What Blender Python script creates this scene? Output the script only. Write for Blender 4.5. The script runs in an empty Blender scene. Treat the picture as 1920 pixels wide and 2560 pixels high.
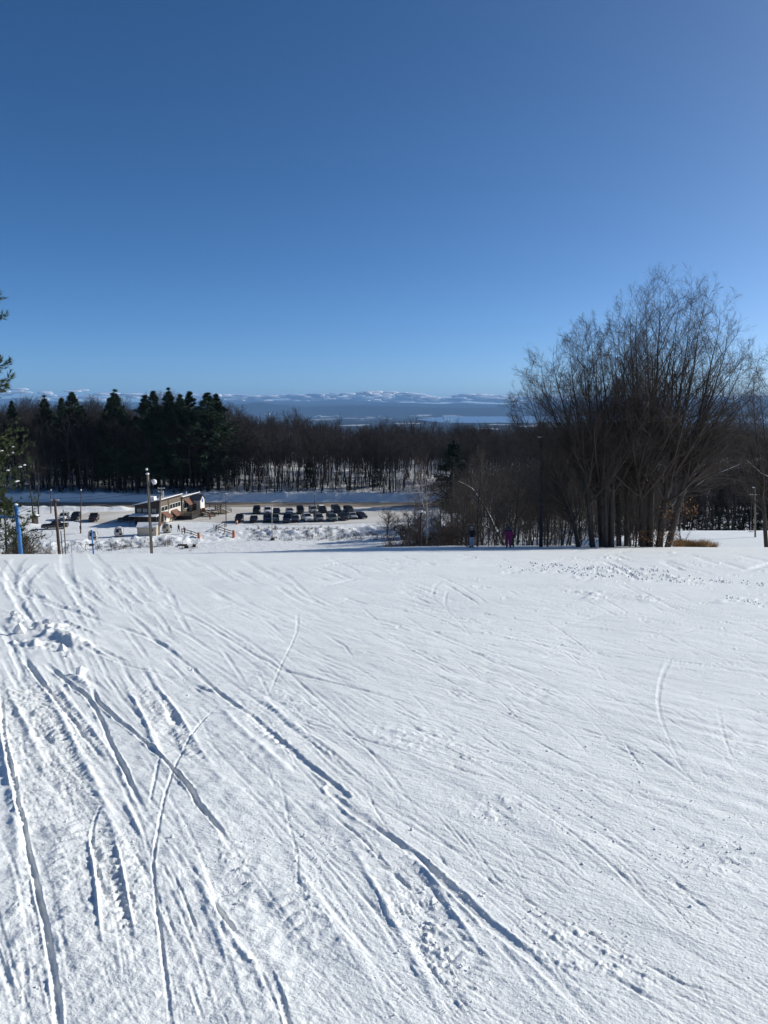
import bpy, bmesh, math, random
import numpy as np
from mathutils import Vector, Matrix

R = math.radians
SC = bpy.context.scene
COL = SC.collection

# ------------------------------------------------------------------ camera, sky, sun, exposure
PITCH = 7.65            # degrees below the horizontal
FPX = 1920.0            # focal length in photograph pixels
EYE = 1.65
cam_d = bpy.data.cameras.new('camera')
cam = bpy.data.objects.new('camera', cam_d)
COL.objects.link(cam)
cam.location = (0, 0, EYE)
cam.rotation_euler = (R(90 - PITCH), 0, 0)
cam_d.sensor_fit = 'HORIZONTAL'
cam_d.sensor_width = 36
cam_d.lens = 36
cam_d.clip_start = 0.05
cam_d.clip_end = 300000
SC.camera = cam

SUN_EL, SUN_FWD = 26.0, 21.0       # elevation; degrees ahead of straight right
sun_vec = Vector((math.cos(R(SUN_EL)) * math.cos(R(SUN_FWD)), math.cos(R(SUN_EL)) * math.sin(R(SUN_FWD)), math.sin(R(SUN_EL))))
world = bpy.data.worlds.new('World')
SC.world = world
world.use_nodes = True
wn = world.node_tree
wn.nodes.clear()
sky = wn.nodes.new('ShaderNodeTexSky')
sky.sky_type = 'NISHITA'
sky.sun_disc = False
sky.sun_elevation = R(SUN_EL)
sky.sun_rotation = R(90 - SUN_FWD)
sky.altitude = 300
sky.air_density = 0.4
sky.dust_density = 0.9
sky.ozone_density = 1.6
bg = wn.nodes.new('ShaderNodeBackground')
bg.inputs['Strength'].default_value = 0.135
wo = wn.nodes.new('ShaderNodeOutputWorld')
hs_ = wn.nodes.new('ShaderNodeHueSaturation')
hs_.inputs['Saturation'].default_value = 1.24
wn.links.new(sky.outputs[0], hs_.inputs['Color'])
wb_ = wn.nodes.new('ShaderNodeMix'); wb_.data_type = 'RGBA'; wb_.blend_type = 'MULTIPLY'
wb_.inputs[0].default_value = 1.0; wb_.inputs[7].default_value = (0.80, 0.96, 1.0, 1)      # white balance
wn.links.new(hs_.outputs[0], wb_.inputs[6]); wn.links.new(wb_.outputs[2], bg.inputs[0])
wn.links.new(bg.outputs[0], wo.inputs[0])

sd = bpy.data.lights.new('sun', 'SUN')
sd.energy = 4.9
sd.angle = R(0.53)
sd.color = (1.0, 0.975, 0.915)
sun = bpy.data.objects.new('sun', sd)
COL.objects.link(sun)
sun.location = (60, 20, 60)
sun.rotation_euler = (-sun_vec).to_track_quat('-Z', 'Y').to_euler()

SC.view_settings.view_transform = 'Standard'
SC.view_settings.look = 'None'
SC.view_settings.exposure = 0.04
SC.view_settings.gamma = 1.0
SC.view_settings.use_curve_mapping = False
SC.cycles.use_denoising = True
SC.cycles.max_bounces = 5
SC.cycles.diffuse_bounces = 2
SC.cycles.glossy_bounces = 2
SC.cycles.transmission_bounces = 2
SC.cycles.volume_bounces = 0
SC.cycles.transparent_max_bounces = 4
SC.cycles.caustics_reflective = False
SC.cycles.caustics_refractive = False

# ------------------------------------------------------------------ pixel helpers
CP, SP = math.cos(R(PITCH)), math.sin(R(PITCH))


def ray(u, v):
    a = (np.asarray(u, float) - 960) / FPX
    b = (1280 - np.asarray(v, float)) / FPX
    return a, CP + b * SP, -SP + b * CP


def at(u, v, d):
    """point on the ray of photograph pixel (u, v) at forward distance d"""
    a, f, z = ray(u, v)
    return Vector((float(a / f * d), float(d), float(EYE + z / f * d)))


def smooth(a, b, x):
    t = np.clip((np.asarray(x, float) - a) / (b - a), 0, 1)
    return t * t * (3 - 2 * t)


def smax(a, b, k):
    h = np.clip(0.5 + 0.5 * (a - b) / k, 0, 1)
    return b * (1 - h) + a * h + k * h * (1 - h)


def vnoise(x, y, seed=0):
    x = np.asarray(x, float); y = np.asarray(y, float)
    xi = np.floor(x); yi = np.floor(y)
    fx = x - xi; fy = y - yi
    fx = fx * fx * (3 - 2 * fx); fy = fy * fy * (3 - 2 * fy)
    xi = xi.astype(np.int64); yi = yi.astype(np.int64)

    def hsh(i, j):
        h = (i * 374761393 + j * 668265263 + seed * 974711) & 0xFFFFFFFF
        h = ((h ^ (h >> 13)) * 1274126177) & 0xFFFFFFFF
        h = h ^ (h >> 16)
        return (h & 0xFFFF) / 32767.5 - 1
    a = hsh(xi, yi); b = hsh(xi + 1, yi); c = hsh(xi, yi + 1); d = hsh(xi + 1, yi + 1)
    return (a * (1 - fx) + b * fx) * (1 - fy) + (c * (1 - fx) + d * fx) * fy


def fbm(x, y, seed=0, o=4, g=0.5):
    s = 0; a = 1; t = 0
    for i in range(o):
        s = s + a * vnoise(x * 2 ** i, y * 2 ** i, seed + i * 17); t += a; a *= g
    return s / t


# ------------------------------------------------------------------ terrain
GR = 0.155
LOT = -27.0 + EYE
CX = [-80, -24, -16, -8.5, -2, 4.7, 11, 20, 26, 31, 50]
CY = [44, 45, 46, 50, 60, 67, 68, 69, 70, 68, 72]


def bank_y(x):          # edge between the car park and the lower run
    return np.interp(x, [-90, -70, -45, -42, -33, -31, -15, 2, 30], [146, 150, 160, 161, 166, 168, 170, 176, 182])


def H(x, y):
    x = np.asarray(x, float); y = np.asarray(y, float)
    plane = -GR * y
    c = np.interp(x, CX, CY)
    roll = plane - 0.010 * np.clip(y - c, 0, None) ** 2
    w = smooth(22, 29, x) * smooth(30, 60, y)
    c2 = np.interp(x, [20, 30, 60, 90], [98, 106, 112, 115])
    knoll = plane - 1.1 * np.exp(-((y - 77) / 7.0) ** 2) - 0.012 * np.clip(y - c2, 0, None) ** 2 + 1.25 * np.exp(-((y - 101) / 11.0) ** 2) * smooth(26, 40, x)
    s = roll * (1 - w) + knoll * w
    # the lower ground
    by = bank_y(x)
    up = smooth(-5, 1.5, y - by)
    gap = smooth(-44, -41, x) * (1 - smooth(-35, -32, x))
    run = LOT - 1.0
    low = run + up * 1.0
    berm = 0.75 * np.exp(-((y - by) / 2.2) ** 2) * (1 - gap) * (0.55 + 0.45 * fbm(x * 0.3, y * 0.3, 5)) * smooth(8, 2, x)
    low = low + berm
    low = low + 3.2 * smooth(5, 16, x) * (1 - smooth(170, 200, y))
    # snow bank beyond the road, wooded hill behind it
    hl = smooth(-10, -60, x)
    hill = smooth(222.3, 225.3, y) * (2.3 + 0.6 * fbm(x * 0.12, y * 0.12, 9))
    hill = hill + np.clip(y - 228, 0, 116) * (0.026 + 0.032 * hl) + smooth(228, 260, y) * 0.9 * fbm(x * 0.03, y * 0.03, 3)
    low = low + hill
    low = low - 0.0013 * np.clip(y - 330, 0, 60) ** 2 - np.clip(y - 390, 0, None) * 0.156
    low = smax(low, -250.0 + 6 * fbm(x * 0.0006, y * 0.0006, 8), 8.0)
    return smax(s, low, 1.2)


def ground(x, y):
    return float(H(np.array([x]), np.array([y]))[0])


def on(u, d, dz=0.0):
    """ground point seen in photograph column u at forward distance d"""
    x = (u - 960) / FPX * d / CP
    return Vector((x, d, ground(x, d) + dz))


def hit(u, v, d0=3.0, d1=400.0):
    """first ground point on the ray of pixel (u, v)"""
    a, f, z = ray(u, v)
    ds = np.linspace(d0, d1, 4000)
    gz = H(a / f * ds, ds)
    rz = EYE + z / f * ds
    k = np.argmax(rz <= gz)
    d = ds[k] if (rz <= gz).any() else d1
    return Vector((float(a / f * d), float(d), ground(a / f * d, d)))


# ------------------------------------------------------------------ materials
MATS = {}


def mat(name, col, rough=0.7, var=0.15, scale=6.0, bump=0.0, metal=0.0, bscale=None, spec=0.3, stretch=None, coat=0.0):
    if name in MATS:
        return MATS[name]
    m = bpy.data.materials.new(name)
    m.use_nodes = True
    nt = m.node_tree
    p = nt.nodes['Principled BSDF']
    p.inputs['Roughness'].default_value = rough
    p.inputs['Metallic'].default_value = metal
    p.inputs['Specular IOR Level'].default_value = spec
    p.inputs['Coat Weight'].default_value = coat
    tc = nt.nodes.new('ShaderNodeTexCoord')
    src = tc.outputs['Object']
    if stretch:
        mp = nt.nodes.new('ShaderNodeMapping')
        mp.inputs['Scale'].default_value = stretch
        nt.links.new(src, mp.inputs[0]); src = mp.outputs[0]
    n = nt.nodes.new('ShaderNodeTexNoise')
    n.inputs['Scale'].default_value = scale
    n.inputs['Detail'].default_value = 4
    nt.links.new(src, n.inputs['Vector'])
    r = nt.nodes.new('ShaderNodeValToRGB')
    r.color_ramp.elements[0].position = 0.3
    r.color_ramp.elements[1].position = 0.7
    r.color_ramp.elements[0].color = (*[c * (1 - var) for c in col], 1)
    r.color_ramp.elements[1].color = (*[min(1, c * (1 + var)) for c in col], 1)
    nt.links.new(n.outputs[0], r.inputs[0])
    nt.links.new(r.outputs[0], p.inputs['Base Color'])
    if bump:
        b = nt.nodes.new('ShaderNodeBump')
        b.inputs['Strength'].default_value = 1.0
        b.inputs['Distance'].default_value = bump
        n2 = nt.nodes.new('ShaderNodeTexNoise')
        n2.inputs['Scale'].default_value = bscale or scale
        n2.inputs['Detail'].default_value = 5
        nt.links.new(src, n2.inputs['Vector'])
        nt.links.new(n2.outputs[0], b.inputs['Height'])
        nt.links.new(b.outputs[0], p.inputs['Normal'])
    MATS[name] = m
    return m


def snow_mat(name, col, layers, rough=0.62, patch=None, pscale=0.15):
    """layers: (scale xyz, noise scale, bump distance)"""
    m = bpy.data.materials.new(name)
    m.use_nodes = True
    nt = m.node_tree
    p = nt.nodes['Principled BSDF']
    p.inputs['Roughness'].default_value = rough
    p.inputs['Specular IOR Level'].default_value = 0.35
    tc = nt.nodes.new('ShaderNodeTexCoord')
    prev = None
    for sc3, ns, dist in layers:
        mp = nt.nodes.new('ShaderNodeMapping')
        mp.inputs['Scale'].default_value = sc3[:3]
        if len(sc3) > 3:
            mp.inputs['Rotation'].default_value = (0, 0, R(sc3[3]))
            mp.vector_type = 'TEXTURE'
            mp.inputs['Scale'].default_value = [1 / c for c in sc3[:3]]
        nt.links.new(tc.outputs['Object'], mp.inputs[0])
        n = nt.nodes.new('ShaderNodeTexNoise')
        n.inputs['Scale'].default_value = ns
        n.inputs['Detail'].default_value = 4
        n.inputs['Roughness'].default_value = 0.6
        nt.links.new(mp.outputs[0], n.inputs['Vector'])
        b = nt.nodes.new('ShaderNodeBump')
        b.inputs['Distance'].default_value = dist
        nt.links.new(n.outputs[0], b.inputs['Height'])
        if prev:
            nt.links.new(prev.outputs[0], b.inputs['Normal'])
        prev = b
    if prev:
        nt.links.new(prev.outputs[0], p.inputs['Normal'])
    n = nt.nodes.new('ShaderNodeTexNoise')
    n.inputs['Scale'].default_value = pscale
    n.inputs['Detail'].default_value = 6
    nt.links.new(tc.outputs['Object'], n.inputs['Vector'])
    r = nt.nodes.new('ShaderNodeValToRGB')
    r.color_ramp.elements[0].position = 0.38
    r.color_ramp.elements[1].position = 0.62
    c2 = patch or [c * 0.95 for c in col]
    r.color_ramp.elements[0].color = (*c2, 1)
    r.color_ramp.elements[1].color = (*col, 1)
    nt.links.new(n.outputs[0], r.inputs[0])
    nt.links.new(r.outputs[0], p.inputs['Base Color'])
    MATS[name] = m
    return m


SCRATCH = -32
M_SLOPE = snow_mat('groomed snow', (0.825, 0.838, 0.818), [((1, 1, 1), 75.0, 0.0055), ((0.6, 1.2, 1, SCRATCH), 24.0, 0.007), ((1, 1, 1), 5.0, 0.009), ((0.22, 1.5, 1, SCRATCH), 2.0, 0.016)], pscale=0.6)
M_SNOW = snow_mat('natural snow', (0.82, 0.83, 0.82), [((1, 1, 1), 2.2, 0.10), ((1, 1, 1), 0.5, 0.25)], pscale=0.1)
M_SNOWCAP = snow_mat('settled snow', (0.845, 0.84, 0.83), [((1, 1, 1), 8.0, 0.02)], pscale=0.8)
M_LOT = snow_mat('packed sandy snow', (0.70, 0.675, 0.63), [((0.3, 1, 1), 1.2, 0.03)], patch=(0.57, 0.53, 0.47), pscale=0.09)
M_ROAD = snow_mat('sanded road', (0.36, 0.30, 0.235), [((0.2, 2, 1), 1.5, 0.02)], patch=(0.27, 0.22, 0.17), pscale=0.12, rough=0.85)
M_BARK = mat('grey brown bark', (0.060, 0.051, 0.044), 0.9, 0.35, 5, 0.01, stretch=(1, 1, 0.25))
M_TWIG = mat('brown twigs', (0.075, 0.060, 0.050), 0.9, 0.2, 3)
M_BARK2 = mat('dark wood bark', (0.036, 0.031, 0.031), 0.9, 0.35, 3, stretch=(1, 1, 0.2))
M_TWIG2 = mat('dark wood twigs', (0.038, 0.032, 0.033), 0.9, 0.3, 0.4)


def tone_by_object(m, lo, hi):
    nt = m.node_tree
    p = nt.nodes['Principled BSDF']
    src = p.inputs['Base Color'].links[0].from_socket
    oi = nt.nodes.new('ShaderNodeObjectInfo')
    mr = nt.nodes.new('ShaderNodeMapRange'); mr.inputs['To Min'].default_value = lo; mr.inputs['To Max'].default_value = hi
    nt.links.new(oi.outputs['Random'], mr.inputs[0])
    mx = nt.nodes.new('ShaderNodeVectorMath'); mx.operation = 'SCALE'
    nt.links.new(src, mx.inputs[0]); nt.links.new(mr.outputs[0], mx.inputs['Scale'])
    nt.links.new(mx.outputs[0], p.inputs['Base Color'])


tone_by_object(M_BARK2, 0.5, 2.0)
tone_by_object(M_TWIG2, 0.35, 1.25)
M_BIRCH = mat('pale birch bark', (0.38, 0.36, 0.33), 0.8, 0.35, 4, stretch=(1, 1, 2.5))
M_NEEDLE = mat('dark pine needles', (0.030, 0.048, 0.028), 0.85, 0.5, 0.5)
tone_by_object(M_NEEDLE, 0.75, 1.4)
M_NEEDLE_N = mat('green pine needles', (0.050, 0.068, 0.026), 0.8, 0.45, 1.2)  # yellower green of the near pines
M_POLE = mat('weathered pole wood', (0.20, 0.165, 0.13), 0.9, 0.3, 6, 0.004, stretch=(1, 1, 0.1))
M_POLE_D = mat('dark treated pole wood', (0.095, 0.06, 0.045), 0.9, 0.3, 6, stretch=(1, 1, 0.1))
M_BLUE = mat('blue painted steel', (0.035, 0.16, 0.42), 0.45, 0.12, 3, spec=0.4)
M_STEEL = mat('galvanised steel', (0.34, 0.35, 0.36), 0.45, 0.15, 8, metal=0.6)
M_DSTEEL = mat('dark steel', (0.05, 0.05, 0.055), 0.5, 0.2, 8, metal=0.4)
M_CABLE = mat('black cable', (0.03, 0.03, 0.032), 0.6, 0.1, 8)
M_WHITE = mat('white paint', (0.74, 0.73, 0.70), 0.6, 0.06, 2)
M_CREAM = mat('cream paint', (0.60, 0.565, 0.49), 0.7, 0.06, 2)
M_GLASSD = mat('dark window glass', (0.015, 0.017, 0.02), 0.12, 0.2, 1, spec=0.6)
M_LAMP = mat('pale lamp glass', (0.72, 0.72, 0.70), 0.25, 0.04, 5, spec=0.5)
M_TYRE = mat('black tyre rubber', (0.018, 0.018, 0.018), 0.85, 0.2, 10)
M_RIM = mat('alloy rim', (0.32, 0.32, 0.33), 0.35, 0.1, 10, metal=0.7)
M_HEAD = mat('headlamp lens', (0.75, 0.75, 0.73), 0.12, 0.05, 10, spec=0.7)
M_TRIM = mat('black plastic trim', (0.022, 0.022, 0.023), 0.6, 0.2, 10)
M_ORANGE = mat('orange padding', (0.42, 0.12, 0.045), 0.65, 0.15, 5)
M_DWOOD = mat('dark stained wood', (0.06, 0.047, 0.036), 0.85, 0.25, 4)
M_DRY = mat('dry tan grass', (0.36, 0.235, 0.10), 0.85, 0.35, 1.5)
M_LEAF = mat('withered brown leaves', (0.30, 0.15, 0.055), 0.8, 0.4, 2)
M_BRUSH = mat('brown brush stems', (0.085, 0.060, 0.048), 0.9, 0.35, 0.8)

# ------------------------------------------------------------------ object helpers


def tag(o, label=None, cat=None, group=None, kind=None):
    if label: o['label'] = label
    if cat: o['category'] = cat
    if group: o['group'] = group
    if kind: o['kind'] = kind
    return o


def link(name, me, parent=None, loc=None):
    o = bpy.data.objects.new(name, me)
    COL.objects.link(o)
    if parent: o.parent = parent
    if loc is not None: o.location = loc
    return o


def thing(name, label, cat, loc=(0, 0, 0), rz=0.0, group=None):
    o = link(name, None, None, loc)
    o.empty_display_size = 0.2
    o.rotation_euler = (0, 0, rz)
    return tag(o, label, cat, group)


def mesh_np(name, V, F, material, smooth_shade=False):
    V = np.asarray(V, np.float32); F = np.asarray(F, np.int32)
    k = F.shape[1]
    me = bpy.data.meshes.new(name)
    me.vertices.add(len(V)); me.vertices.foreach_set('co', V.ravel())
    me.loops.add(F.size); me.loops.foreach_set('vertex_index', F.ravel())
    me.polygons.add(len(F))
    me.polygons.foreach_set('loop_start', np.arange(0, F.size, k, dtype=np.int32))
    if smooth_shade:
        me.polygons.foreach_set('use_smooth', np.ones(len(F), bool))
    me.update(calc_edges=True)
    if material: me.materials.append(material)
    return me


class MB:
    """collects shapes; build() links them as one mesh object"""
    def __init__(s): s.v = []; s.f = []

    def add(s, vs, fs):
        o = len(s.v); s.v += [tuple(v) for v in vs]; s.f += [tuple(i + o for i in f) for f in fs]; return s

    def box(s, c, size, rz=0.0, M=None):
        x, y, z = [k / 2 for k in size]
        vs = [Vector((a * x, b * y, d * z)) for d in (-1, 1) for a, b in ((-1, -1), (1, -1), (1, 1), (-1, 1))]
        m = M or Matrix.Rotation(rz, 3, 'Z')
        vs = [m @ v + Vector(c) for v in vs]
        return s.add(vs, [(3, 2, 1, 0), (4, 5, 6, 7), (0, 1, 5, 4), (1, 2, 6, 5), (2, 3, 7, 6), (3, 0, 4, 7)])

    def hexa(s, p):     # 8 points: bottom loop then top loop
        return s.add(p, [(3, 2, 1, 0), (4, 5, 6, 7), (0, 1, 5, 4), (1, 2, 6, 5), (2, 3, 7, 6), (3, 0, 4, 7)])

    def tube(s, pts, rad, k=8):
        pts = [Vector(p) for p in pts]
        if not isinstance(rad, (list, tuple)): rad = [rad] * len(pts)
        rings = []
        for i, p in enumerate(pts):
            t = (pts[min(i + 1, len(pts) - 1)] - pts[max(i - 1, 0)]).normalized()
            a = t.cross(Vector((0, 0, 1)) if abs(t.z) < 0.9 else Vector((1, 0, 0))).normalized()
            b = t.cross(a)
            rings.append([p + (a * math.cos(6.28318 * j / k) + b * math.sin(6.28318 * j / k)) * rad[i] for j in range(k)])
        vs = [v for r in rings for v in r]
        fs = []
        for i in range(len(pts) - 1):
            for j in range(k):
                q = (j + 1) % k
                fs.append((i * k + j, i * k + q, (i + 1) * k + q, (i + 1) * k + j))
        fs.append(tuple(range(k - 1, -1, -1))); fs.append(tuple((len(pts) - 1) * k + j for j in range(k)))
        return s.add(vs, fs)

    def bar(s, a, b, w, h=None):
        a = Vector(a); b = Vector(b); h = h or w
        t = (b - a).normalized()
        side = t.cross(Vector((0, 0, 1)))
        side = side.normalized() if side.length > 1e-4 else Vector((1, 0, 0))
        upv = side.cross(t)
        vs = []
        for p in (a, b):
            for i, j in ((-1, -1), (1, -1), (1, 1), (-1, 1)):
                vs.append(p + side * i * w / 2 + upv * j * h / 2)
        return s.hexa(vs)

    def prism(s, poly, y0, y1):     # polygon in xz, extruded along y
        n = len(poly)
        vs = [(x, y0, z) for x, z in poly] + [(x, y1, z) for x, z in poly]
        fs = [tuple(range(n)), tuple(range(2 * n - 1, n - 1, -1))]
        for i in range(n):
            j = (i + 1) % n
            fs.append((i, i + n, j + n, j))
        return s.add(vs, fs)

    def lathe(s, prof, k=12, c=(0, 0, 0)):
        vs = []; fs = []
        for r, z in prof:
            for j in range(k):
                vs.append((c[0] + r * math.cos(6.28318 * j / k), c[1] + r * math.sin(6.28318 * j / k), c[2] + z))
        for i in range(len(prof) - 1):
            for j in range(k):
                q = (j + 1) % k
                fs.append((i * k + j, i * k + q, (i + 1) * k + q, (i + 1) * k + j))
        fs.append(tuple(range(k - 1, -1, -1))); fs.append(tuple((len(prof) - 1) * k + j for j in range(k)))
        return s.add(vs, fs)

    def lump(s, c, r, rng, sub=1, jag=0.25):
        bm = bmesh.new()
        bmesh.ops.create_icosphere(bm, subdivisions=sub, radius=1)
        r = r if isinstance(r, (tuple, list)) else (r, r, r)
        vs = [(c[0] + v.co.x * r[0] * (1 + rng.uniform(-jag, jag)), c[1] + v.co.y * r[1] * (1 + rng.uniform(-jag, jag)), c[2] + v.co.z * r[2] * (1 + rng.uniform(-jag, jag))) for v in bm.verts]
        fs = [tuple(v.index for v in f.verts) for f in bm.faces]
        bm.free()
        return s.add(vs, fs)

    def block(s, c, r, rng, n=16):
        bm = bmesh.new()
        for k in range(n):
            v = Vector((rng.gauss(0, 1), rng.gauss(0, 1), rng.gauss(0, 1))).normalized()
            q = rng.uniform(0.75, 1.1)
            bm.verts.new((c[0] + v.x * r[0] * q, c[1] + v.y * r[1] * q, c[2] + v.z * r[2] * q))
        h = bmesh.ops.convex_hull(bm, input=bm.verts)
        bmesh.ops.delete(bm, geom=[g for g in h['geom_interior'] if isinstance(g, bmesh.types.BMVert)], context='VERTS')
        bm.verts.index_update()
        vs = [tuple(v.co) for v in bm.verts]; fs = [tuple(v.index for v in f.verts) for f in bm.faces]
        bm.free()
        return s.add(vs, fs)

    def mesh(s, name, material, shade=False):
        me = bpy.data.meshes.new(name)
        me.from_pydata(s.v, [], s.f)
        if material: me.materials.append(material)
        if shade: me.polygons.foreach_set('use_smooth', [True] * len(me.polygons))
        me.update()
        return me

    def build(s, name, material, parent=None, shade=False, bevel=0):
        o = link(name, s.mesh(name, material, shade), parent)
        if bevel:
            b = o.modifiers.new('bevel', 'BEVEL'); b.width = bevel; b.segments = 2; b.limit_method = 'ANGLE'
        return o


def copy_tree(o, loc, rz, scale, label=None, group=None):
    r = o.copy(); COL.objects.link(r)
    r.location = loc; r.rotation_euler = (0, 0, rz); r.scale = scale
    if label: r['label'] = label
    if group: r['group'] = group
    for ch in o.children:
        c = ch.copy(); COL.objects.link(c); c.parent = r
    return r


def grid_faces(nr, nc):
    i = np.arange(nr - 1)[:, None] * nc + np.arange(nc - 1)[None, :]
    return np.stack([i, i + 1, i + nc + 1, i + nc], -1).reshape(-1, 4)


def scatter(name, label, cat, pts, scl, protos, seed=0):
    """one object of many trees: each point takes one of the given (trunk, crown) objects"""
    pts = np.asarray(pts, np.float32)
    me = bpy.data.meshes.new(name)
    me.vertices.add(len(pts)); me.vertices.foreach_set('co', pts.ravel())
    a = me.attributes.new('tree_scale', 'FLOAT', 'POINT'); a.data.foreach_set('value', np.asarray(scl, np.float32))
    o = link(name, me)
    g = bpy.data.node_groups.new(name, 'GeometryNodeTree')
    g.interface.new_socket('Geometry', in_out='INPUT', socket_type='NodeSocketGeometry')
    g.interface.new_socket('Geometry', in_out='OUTPUT', socket_type='NodeSocketGeometry')
    N = g.nodes.new
    gi = N('NodeGroupInput'); go = N('NodeGroupOutput')
    jn = N('GeometryNodeJoinGeometry')
    for tr, cr_ in protos:
        j2 = N('GeometryNodeJoinGeometry')
        for q in (tr, cr_):
            oi = N('GeometryNodeObjectInfo'); oi.transform_space = 'ORIGINAL'
            oi.inputs['Object'].default_value = q
            g.links.new(oi.outputs['Geometry'], j2.inputs[0])
        gt = N('GeometryNodeGeometryToInstance')
        g.links.new(j2.outputs[0], gt.inputs[0]); g.links.new(gt.outputs[0], jn.inputs[0])
    ip = N('GeometryNodeInstanceOnPoints')
    g.links.new(gi.outputs[0], ip.inputs['Points']); g.links.new(jn.outputs[0], ip.inputs['Instance'])
    ip.inputs['Pick Instance'].default_value = True
    ri = N('FunctionNodeRandomValue'); ri.data_type = 'INT'
    ri.inputs[4].default_value = 0; ri.inputs[5].default_value = len(protos) - 1; ri.inputs['Seed'].default_value = seed
    g.links.new(ri.outputs[2], ip.inputs['Instance Index'])
    rr_ = N('FunctionNodeRandomValue'); rr_.data_type = 'FLOAT_VECTOR'
    rr_.inputs[0].default_value = (0, 0, 0); rr_.inputs[1].default_value = (0, 0, 6.28); rr_.inputs['Seed'].default_value = seed + 1
    er = N('FunctionNodeEulerToRotation'); g.links.new(rr_.outputs[0], er.inputs[0]); g.links.new(er.outputs[0], ip.inputs['Rotation'])
    na = N('GeometryNodeInputNamedAttribute'); na.data_type = 'FLOAT'; na.inputs[0].default_value = 'tree_scale'
    g.links.new(na.outputs[0], ip.inputs['Scale'])
    g.links.new(ip.outputs[0], go.inputs[0])
    m_ = o.modifiers.new('trees', 'NODES'); m_.node_group = g
    return tag(o, label, cat, kind='stuff')

# ================================================================== the setting: ski slope
us = np.concatenate([np.arange(-520, -60, 14.0), np.arange(-60, 1981, 2.7), np.arange(1994, 2440, 14.0)])
vs_ = np.concatenate([np.arange(2880, 1900, -2.7), np.arange(1900, 1366, -1.8)])
NC = len(us)


def plane_pt(u, v):
    a, f, z = ray(u, v)
    d = EYE * f / (-z - GR * f)       # EYE + z*d/f = -GR*d
    return a / f * d, d


UU, VV = np.meshgrid(us, vs_)
PX, PY = plane_pt(UU, VV)
y_last = float(PY[-1].mean())
far_y = np.arange(y_last + 0.7, 121, 0.8)
FX = np.outer(far_y, (us - 960) / FPX / CP)
FY = np.repeat(far_y[:, None], NC, 1)
NR = len(vs_)
cell_y = np.abs(np.gradient(PY, axis=0))
cell_x = np.abs(np.gradient(PX, axis=1))
DZ = np.zeros_like(PX)
CELL = np.zeros_like(PX)
rng = np.random.default_rng(11)

# long swells and wind-packed texture
DZ += 0.05 * fbm(PX * 0.18, PY * 0.12, 21, 3) * smooth(1, 8, PY)
DZ += 0.012 * fbm(PX * 0.9, PY * 0.55, 22, 3)


def band(lam, k=2.2):
    return 1 - smooth(lam / k * 0.6, lam / k * 1.6, cell_y)


# rough mask: more broken snow on the left and in streaks
rough = 0.14 + 0.55 * smooth(0.05, 0.55, fbm(PX * 1.1 + PY * 0.35, PY * 0.4, 31, 3) + 0.5 * smooth(900, 150, UU))
streak = vnoise((PX * 0.86 + PY * 0.5) * 9, (PX * -0.5 + PY * 0.86) * 1.1, 33)
DZ += 0.004 * streak * band(0.3)
for lam, amp, sd_ in ((0.33, 0.010, 41), (0.15, 0.008, 42), (0.075, 0.0075, 43), (0.04, 0.0055, 44), (0.022, 0.0038, 45)):
    n = vnoise(PX / lam, PY / lam, sd_)
    DZ += amp * rough * (np.clip(n, -0.2, 1) ** 1) * band(lam)


def seg_field(pts, hw_px):
    """nearest signed distance and arc length to a polyline of photograph pixels (None outside its reach)"""
    pts = np.array(pts, float)
    # densify with Catmull-Rom
    P = np.vstack([2 * pts[0] - pts[1], pts, 2 * pts[-1] - pts[-2]])
    out = []
    for i in range(1, len(P) - 2):
        n = max(2, int(np.hypot(*(P[i + 1] - P[i])) / 28))
        t = np.linspace(0, 1, n, endpoint=False)[:, None]
        out.append(0.5 * (2 * P[i] + (P[i + 1] - P[i - 1]) * t + (2 * P[i - 1] - 5 * P[i] + 4 * P[i + 1] - P[i + 2]) * t ** 2 + (3 * P[i] - P[i - 1] - 3 * P[i + 1] + P[i + 2]) * t ** 3))
    out.append(pts[-1:])
    q = np.vstack(out)
    q[:, 1] = np.clip(q[:, 1], 1369, 2870)
    return q


def px_at(v):       # metres per pixel across, on the slope at image row v
    x, d = plane_pt(960.0, v)
    return float(d) / FPX / 0.97


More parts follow.
